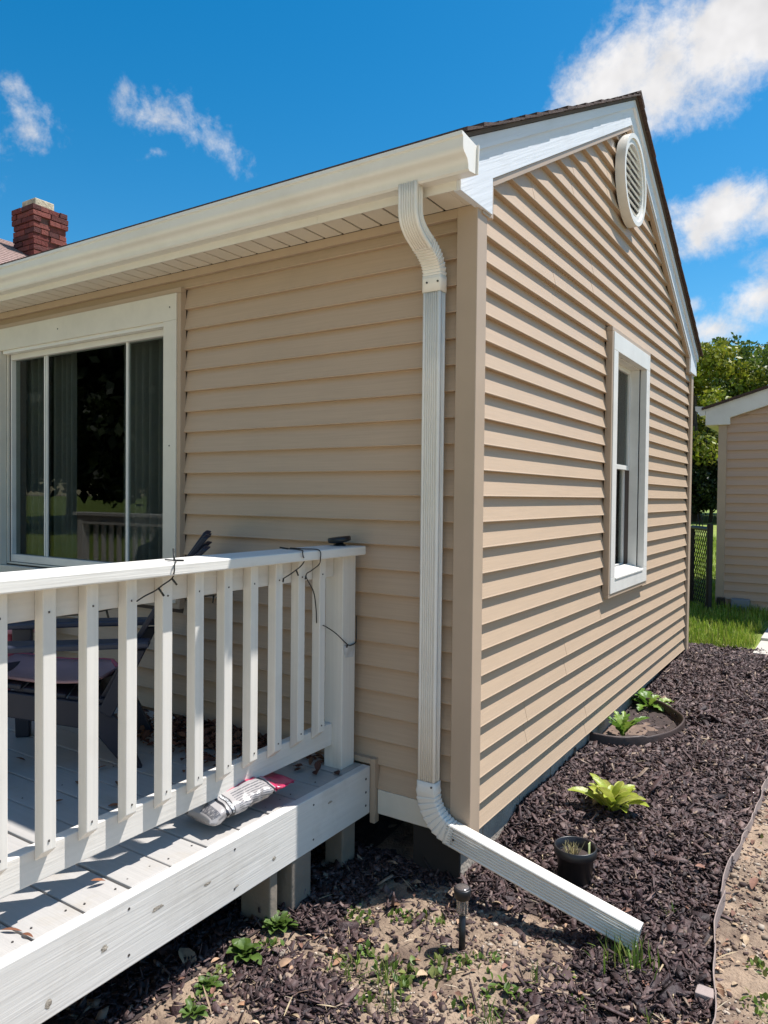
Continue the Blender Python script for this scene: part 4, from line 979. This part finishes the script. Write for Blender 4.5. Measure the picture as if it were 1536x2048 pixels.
# mulch: many thousands of chips
def dens(x, y):
    ex_ = np.interp(y, [-1.2, -.8, -.3, 0, .2, .45, .7, 1.1, 1.6, 2.3, 3.2, 4.3, 4.7], [.90, .905, .915, .875, .85, .845, .862, .872, .885, .90, .91, .85, .72])
    wob = (fbm(x * 4 + 3, y * 4 + 8, 3) - .5) * .55
    bed = sm(y + wob + .26 * sm(x, .2, .6), -.12, .12)
    patch = np.exp(-(((x + .20) / .17) ** 2 + ((y + .80) / .11) ** 2)) * 1.0
    patch2 = .42 * np.exp(-(((x - .62) / .30) ** 2 + ((y + .42) / .20) ** 2)); strip = .35 * np.exp(-(((x + .22) / .12) ** 2 + ((y + .50) / .10) ** 2))
    d = np.clip(np.maximum(np.maximum(bed, patch + wob * .6), np.maximum(patch2 + wob * .8, strip)), .035, 1)
    d = np.where(x > ex_ - .012, .012, d); d = np.where((y > 4.80), 0, d)
    ins = ((x + .03) / .40) ** 2 + ((y - 2.15) / .51) ** 2 < 1
    d = np.where((x < -.30 + .12 * wob) & (y > -.58 + .6 * wob) | (x < -.50), np.maximum(d, .9), d)  # chips laid dense under the deck too, to darken the shade there
    return np.where(ins, .05, d)
def mulch(n, xr, yr, size, name):
    x = rng.uniform(*xr, n); y = rng.uniform(*yr, n); k = rng.random(n) < dens(x, y)
    k &= ~((x < -.055) & (y > .03)); k &= ~((x < -.9)); x = x[k]; y = y[k]; n = len(x)
    d = dens(x, y)
    base = np.array([(sx, sy, sz) for sz in (-1, 1) for sy in (-1, 1) for sx in (-1, 1)], float)
    V = np.repeat(base[None], n, 0) * (1 + rng.uniform(-.38, .38, (n, 8, 3)))
    # taper the ends into splinters
    V[:, :, 1] *= np.where(V[:, :, 0] > 0, rng.uniform(.35, 1, (n, 1)), 1.0)
    L_ = size * rng.lognormal(-.05, .40, n); Wd = L_ * rng.uniform(.30, .80, n); T = L_ * rng.uniform(.05, .13, n)
    sh = rng.random(n) < .16; L_ = np.where(sh, L_ * 1.9, L_); Wd = np.where(sh, Wd * .45, Wd)
    V *= np.stack([L_, Wd, T], 1)[:, None, :]
    ya = rng.uniform(0, 2 * np.pi, n); a = rng.normal(0, .5, n); b = rng.normal(0, .45, n)
    ca, sa = np.cos(a)[:, None], np.sin(a)[:, None]; X, Y, Z = V[..., 0], V[..., 1], V[..., 2]
    Y, Z = Y * ca - Z * sa, Y * sa + Z * ca; ca, sa = np.cos(b)[:, None], np.sin(b)[:, None]; X, Z = X * ca + Z * sa, -X * sa + Z * ca
    ca, sa = np.cos(ya)[:, None], np.sin(ya)[:, None]; X, Y = X * ca - Y * sa, X * sa + Y * ca
    zz = gz(x, y) + rng.uniform(.001, .030, n) * d
    W = np.stack([X + x[:, None], Y + y[:, None], Z + zz[:, None]], -1).reshape(-1, 3)
    f = np.array([(0, 2, 3, 1), (4, 5, 7, 6), (0, 1, 5, 4), (2, 6, 7, 3), (0, 4, 6, 2), (1, 3, 7, 5)])
    Q = (f[None] + (np.arange(n) * 8)[:, None, None]).reshape(-1, 4)
    pal = np.array([(.046, .024, .024), (.070, .040, .038), (.025, .013, .014), (.100, .062, .057), (.145, .098, .088), (.25, .18, .13)])
    col = pal[rng.choice(6, n, p=[.25, .25, .18, .18, .10, .04])] * rng.uniform(.75, 1.3, (n, 1))
    o = big_mesh(name, W, Q, M_chip, cols=np.repeat(col, 6, 0))
    return tag(o, 'dark purplish brown bark mulch covering the garden bed', 'mulch', kind='stuff')
mulch(95000, (-.85, .93), (-1.25, 1.2), .0108, 'bark_mulch')
mulch(66000, (-.05, .95), (1.15, 4.82), .0116, 'bark_mulch')
def crumbs(n):
    x = rng.uniform(-.6, 1.7, n); y = rng.uniform(-1.3, 2.4, n); k = (fbm(x * 5 + 1, y * 5 + 4, 3) > .44) & ~((x < .0) & (y > -.02)) & ((x > .86) | (y < .2)); x, y = x[k], y[k]; n = len(x)
    base = np.array([(sx, sy, sz) for sz in (-1, 1) for sy in (-1, 1) for sx in (-1, 1)], float); V = np.repeat(base[None], n, 0) * (1 + rng.uniform(-.4, .4, (n, 8, 3)))
    L_ = .0032 * rng.lognormal(0, .5, n); V *= np.stack([L_, L_ * rng.uniform(.4, .9, n), L_ * rng.uniform(.3, .6, n)], 1)[:, None, :]
    ya = rng.uniform(0, 6.283, n); c, s_ = np.cos(ya)[:, None], np.sin(ya)[:, None]; X, Y = V[..., 0] * c - V[..., 1] * s_, V[..., 0] * s_ + V[..., 1] * c
    W = np.stack([X + x[:, None], Y + y[:, None], V[..., 2] + gz(x, y)[:, None] + .001], -1).reshape(-1, 3)
    f = np.array([(0, 2, 3, 1), (4, 5, 7, 6), (0, 1, 5, 4), (2, 6, 7, 3), (0, 4, 6, 2), (1, 3, 7, 5)]); Q = (f[None] + (np.arange(n) * 8)[:, None, None]).reshape(-1, 4)
    pal = np.array([(.06, .035, .03), (.16, .11, .08), (.28, .21, .15), (.40, .33, .26), (.10, .06, .05)]); col = pal[rng.integers(0, 5, n)] * rng.uniform(.7, 1.25, (n, 1))
    return tag(big_mesh('soil_crumbs', W, Q, M_bits, cols=np.repeat(col, 6, 0)), 'small crumbs, grit and bark bits on the sandy soil', 'grit', kind='stuff')
crumbs(42000)
# dark sheets: soil under the dense mulch, painted shade under the deck
bx = np.arange(-.05, .90, .03); by = np.arange(.0, 4.8, .03)
tag(grid_sheet('under_deck_shade', np.arange(-6, -.44, .06), np.arange(-2.4, .9, .06), gz, M_under, .005), kind='structure')  # near-black sheet paints in the shade below the deck
tag(grid_sheet('bed_soil', bx, by, lambda X, Y: gz(X, Y) - .02 * sm(X, .82, .88), M_under, .004), kind='structure')
# straw, twigs, dry leaf bits and pebbles
n = 1500; x = rng.uniform(-.7, 1.6, n); y = np.concatenate([rng.uniform(-1.3, .6, n // 2), rng.uniform(.3, 4.7, n - n // 2)]); k = ~((x < .0) & (y > -.02)); x, y = x[k], y[k]; n = len(x)
cols = np.array([(.42, .33, .20), (.34, .24, .15), (.25, .15, .10), (.50, .42, .30)])[rng.integers(0, 4, n)] * rng.uniform(.6, 1.1, (n, 1))
zz = gz(x, y) + .018 * dens(x, y)
tag(scatter_leaves('straw_bits', np.stack([x, y, zz], 1), rng.lognormal(-.2, .6, n), .3, cols, leaf_shape(.032, .0011, 3, .12, .3, .8), M_bits, .006), 'pale straw and twig bits strewn over the bed and sand', 'straw', kind='stuff')
n = 420; x = np.concatenate([rng.uniform(-.6, .9, 260), edge_x(1) + np.abs(rng.normal(0.02, .10, 160))]); y = np.concatenate([rng.uniform(-1.2, .7, 260), rng.uniform(-1.0, 2.6, 160)]); k = ~((x < .0) & (y > -.02)); x, y = x[k], y[k]; n = len(x)
cols = np.array([(.30, .16, .09), (.38, .24, .15), (.22, .11, .075), (.44, .32, .20)])[rng.integers(0, 4, n)] * rng.uniform(.6, 1.15, (n, 1)); zz = gz(x, y) + .016 * dens(x, y)
tag(scatter_leaves('dry_leaf_bits', np.stack([x, y, zz], 1), rng.lognormal(-.1, .4, n), .45, cols, leaf_shape(.030, .008, 4, .25, .6, .8), M_bits, .006), 'curled dry tan leaf bits scattered along the edging and sand', 'leaves', kind='stuff')
# small weeds and grass tufts in the sand
def tufts(name, label, spots, m, blade, per, hgt, colset, spread=.03, lean=.6):
    bv, bf = blade; bv = np.array(bv); bf = np.array(bf); P = []
    for (x, y, s) in spots:
        for i in range(int(per * s)): P.append((x + random.gauss(0, spread * s), y + random.gauss(0, spread * s), s))
    n = len(P); P = np.array(P); ya = rng.uniform(0, 2 * np.pi, n); el = np.pi / 2 - np.abs(rng.normal(0, lean, n)); el = np.clip(el, .1, 1.5); s = rng.uniform(.5, 1.15, n) * hgt * P[:, 2] ** .5
    v = bv[None] * s[:, None, None]; c, sn = np.cos(el), np.sin(el); X = v[..., 0] * c[:, None] - v[..., 2] * sn[:, None]; Z = v[..., 0] * sn[:, None] + v[..., 2] * c[:, None]; Y = v[..., 1]
    c, sn = np.cos(ya), np.sin(ya); X, Y = X * c[:, None] - Y * sn[:, None], X * sn[:, None] + Y * c[:, None]
    zz = gz(P[:, 0], P[:, 1]); W = np.stack([X + P[:, 0:1], Y + P[:, 1:2], Z + zz[:, None] + .002], -1).reshape(-1, 3)
    Q = (bf[None] + (np.arange(n) * len(bv))[:, None, None]).reshape(-1, bf.shape[1]); cs = np.array(colset); col = cs[rng.integers(0, len(cs), n)] * rng.uniform(.7, 1.25, (n, 1))
    return tag(big_mesh(name, W, Q, m, cols=np.repeat(col, len(bf), 0)), label, name.replace('_', ' ').split()[0], kind='stuff')
GREEN = [(.12, .20, .03), (.17, .24, .045), (.09, .16, .025), (.22, .24, .07)]
ws = [(-.23, -.40, 1.0), (-.12, -.31, .9), (-.05, -.27, .8), (-.28, -.36, .5), (.02, -.27, .6), (-.10, -.53, 1.2), (-.17, -.63, .7), (.12, -.49, 1.6), (.19, -.42, 1.0), (.05, -.58, 1.2), (.26, -.36, .7), (.34, -.46, 1.2), (.01, -.70, .9), (.28, -.58, .9), (-.38, -1.0, .7), (-.43, -.87, .7), (-.40, -.70, .8), (.48, -.28, .5), (.56, -.38, .6), (.44, -.5, .5), (1.0, .1, .8), (1.05, .45, .7), (1.02, -.1, .9), (.98, .9, .8), (1.04, 1.3, .8), (1.12, .7, 1.0), (1.2, .2, 1.0), (1.0, 1.8, .8), (1.15, 2.3, 1.2), (.70, 1.1, .15), (.50, 1.7, .15), (.98, -.35, .7), (.52, 1.25, .2)]
tufts('weeds', 'small round-leaved green weeds sprouting in the sandy soil', ws, M_leafv, leaf_shape(1.0, .34, 4, .15, .3, 1.2), 26, .026, GREEN, .028, .75)
gs = [(.62, -.14, 1.6), (.67, -.10, 1.2), (.58, -.11, .9), (.02, -.60, .9), (-.08, -.66, .9), (.10, -.70, .8), (.70, .22, .5), (.52, .0, .4), (.80, .55, .15), (1.06, -.18, .9), (1.1, .95, .9), (1.0, .6, .5), (1.3, .5, 1.0), (.42, -.36, .5), (.38, -.62, .8), (.75, -.35, .4)]
tufts('grass_tufts', 'thin green grass tufts in the sand and under the downspout end', gs, M_grassv, leaf_shape(1.0, .030, 4, .15, .2, 1.4), 30, .085, GREEN, .022, .55)
# lawn strip behind the bed
n = 11000; x = rng.uniform(-1.2, .62, n); y = 4.76 + rng.random(n) ** 1.1 * 2.0; 
tufts_sp = [(a, b, 1.0) for a, b in zip(x, y) if not (a > .44 + .05 * math.sin(b * 9))]
tufts('grass', 'long bright green grass strip between the mulch bed and the outbuilding', tufts_sp, M_grassv, leaf_shape(1.0, .035, 4, .10, .2, 1.5), 1, .125, [(.24, .34, .03), (.30, .38, .05), (.17, .27, .025), (.36, .38, .09)], .01, .38)
n = 9000; y = 6.6 + rng.random(n) ** 1.5 * 16; x = -y * .12 + rng.uniform(-.9, .9, n)
tufts('grass', 'sunlit lawn grass beyond the black gate', [(a, b, 1.0) for a, b in zip(x, y)], M_grassv, leaf_shape(1.0, .07, 3, .10, .2, 1.5), 1, .12, [(.26, .35, .035), (.33, .40, .06), (.20, .29, .03)], .01, .5)

# ================================================================== TREES
def tree_mesh(seed, H, R, n, leaf, cols):
    r = np.random.default_rng(seed)
    nc = 70; cl = []
    for i in range(nc):                                  # clumps through the crown volume
        h = r.uniform(.18, 1.0); rad = R * math.sin(math.pi * min(.97, .12 + h * .80)) ** .7 * r.uniform(.35, 1.05); a = r.uniform(0, 6.283)
        cl.append((rad * math.cos(a), rad * math.sin(a), H * h, R * r.uniform(.16, .34)))
    for i in range(7): cl.append((r.normal(0, R * .35), r.normal(0, R * .35), H * r.uniform(.95, 1.06), R * .13))
    cl = np.array(cl); w = cl[:, 3] ** 2; idx = r.choice(len(cl), n, p=w / w.sum())
    d = r.normal(0, 1, (n, 3)); d /= np.linalg.norm(d, axis=1)[:, None]; rad = r.random(n) ** .45
    P = cl[idx, :3] + d * (cl[idx, 3] * rad)[:, None] * np.array([1, 1, .8])
    u = r.normal(0, 1, (n, 3)); u /= np.linalg.norm(u, axis=1)[:, None]; v = np.cross(u, r.normal(0, 1, (n, 3))); v /= np.linalg.norm(v, axis=1)[:, None]
    s = leaf * r.uniform(.6, 1.3, (n, 1)); q = np.stack([P - u * s, P + v * s * .55, P + u * s, P - v * s * .55], 1).reshape(-1, 3)
    c = np.array(cols)[r.integers(0, len(cols), n)] * r.uniform(.7, 1.25, (n, 1)) * (0.8 + .4 * r.random(len(cl))[idx])[:, None]
    return q, np.arange(4 * n).reshape(n, 4), c, cl
def tree(name, label, loc, seed, H, R, n, leaf, cols, group, h0=.0):
    t = empty(name, loc); tag(t, label, 'tree', group); q, f, c, cl = tree_mesh(seed, H, R, n, leaf, cols)
    big_mesh('crown', q, f, M_leafv, t, c)
    tr = MB(); r = random.Random(seed); top = Vector((r.uniform(-.4, .4), r.uniform(-.4, .4), H * .75))
    tr.tube([(0, 0, -.3), (r.uniform(-.1, .1), r.uniform(-.1, .1), H * .2), (top.x * .5, top.y * .5, H * .45), top], .028 * H, 10, True, .006 * H)
    for i in range(14):
        b = cl[r.randrange(len(cl))]; h = r.uniform(.15, .6) * H; p = Vector((top.x * h / H, top.y * h / H, h)); e = Vector(b[:3]); tr.tube([p, p.lerp(e, .5) + Vector((0, 0, .05 * H)), e], .010 * H, 6, True, .002 * H)
    tr.build('trunk', M_bark, t, smooth=True); return t
def copy_tree(o, loc, rz, s, label, group=None):
    c = o.copy(); COL.objects.link(c); c.location = loc; c.rotation_euler = (0, 0, rz); c.scale = (s, s, s); c['label'] = label
    if group: c['group'] = group
    for ch in o.children: k = ch.copy(); COL.objects.link(k); k.parent = c
    return c
YG = [(.22, .25, .02), (.27, .29, .03), (.17, .21, .018), (.30, .29, .04)]; DG = [(.09, .14, .018), (.12, .17, .025), (.07, .115, .015), (.15, .18, .03)]
GB = 'trees beyond the lawn'
def lz(x, y): return gzf(x, y)
ta = tree('tree', 'yellow green tree rising just right of the far house corner', (-5.3, 36, lz(-5, 36)), 41, 8.2, 3.2, 15000, .13, YG, GB)
tb = tree('tree', 'darker green tree above the outbuilding roof, right of the yellow green one', (-1.4, 38, lz(-1, 38)), 42, 9.2, 3.6, 16000, .13, DG, GB)
tc_ = tree('bush', 'large dark bush in the shade between the house corner and the gate', (-6.9, 39, lz(-6, 39)), 43, 5.0, 3.0, 9000, .13, [(.022, .034, .008), (.03, .045, .01), (.016, .026, .006)], GB)  # leaf colours darkened to paint in the shade under the trees
tc_['category'] = 'bush'
for (src, x, y, rz, s, lab) in ((tb, -7.6, 47, 1.0, 1.12, 'tall tree with feathery top behind the yellow green tree'), (ta, 1.6, 40, 2.0, 1.12, 'yellow green tree at the right edge above the outbuilding'), (tb, -3.6, 52, 4.0, 1.15, 'dark tree in the back row between the two nearest crowns'), (tb, .6, 54, 2.5, 1.3, 'dark tree in the back row at the right edge'), (tb, -11.5, 50, 3.1, 1.2, 'dark back row tree hidden mostly by the house gable'), (tc_, -6.2, 41, 5.0, 0.95, 'low dark bush under the yellow green tree'), (tc_, -4.4, 42, 2.2, 0.85, 'low dark bush seen above the gate'), (tc_, -2.6, 43, .5, 0.80, 'low bush left of the outbuilding corner'), (tc_, -5.2, 46, 3.3, 1.18, 'dark shrub mass behind the bushes above the gate'), (tc_, -7.6, 44, .3, 1.04, 'dark shrub between the house corner and the gate'), (tc_, -3.4, 40, 1.3, 0.95, 'dark shrub touching the outbuilding corner'), (tb, -6.0, 56, 2.3, 1.1, 'tall dark tree at the very back above the gate'), (tc_, -5.4, 34, .9, 0.65, 'nearest low dark bush beside the far house corner'), (tc_, -4.5, 35, 2.9, 0.72, 'round dark bush right above the gate hinge post'), (tc_, -3.5, 34.5, 4.4, 0.65, 'low dark bush peeking past the outbuilding gutter')):
    copy_tree(src, (x, y, lz(x, y)), rz, s, lab)
for i, (x, y, rz, s) in enumerate(((-16, -19, 0, 1.0), (-20, -24, 1.2, 1.25), (-25, -20, 2.4, 1.15), (-11, -25, 3.6, 1.2), (-31, -24, .7, 1.3), (-17, -29, 5.1, 1.4), (-36, -28, 2.2, 1.4), (-22.5, -17.5, 4.2, .8), (-28, -17, 1.0, .9), (-13.5, -22, 2.0, .9))):
    c_ = copy_tree(tc_, (x, y, lz(x, y)), rz, s * 2.1, 'tree across the front lawn, seen only as a dark reflection in the picture window', 'trees reflected in the window')
    c_.name = 'tree'; c_['category'] = 'tree'
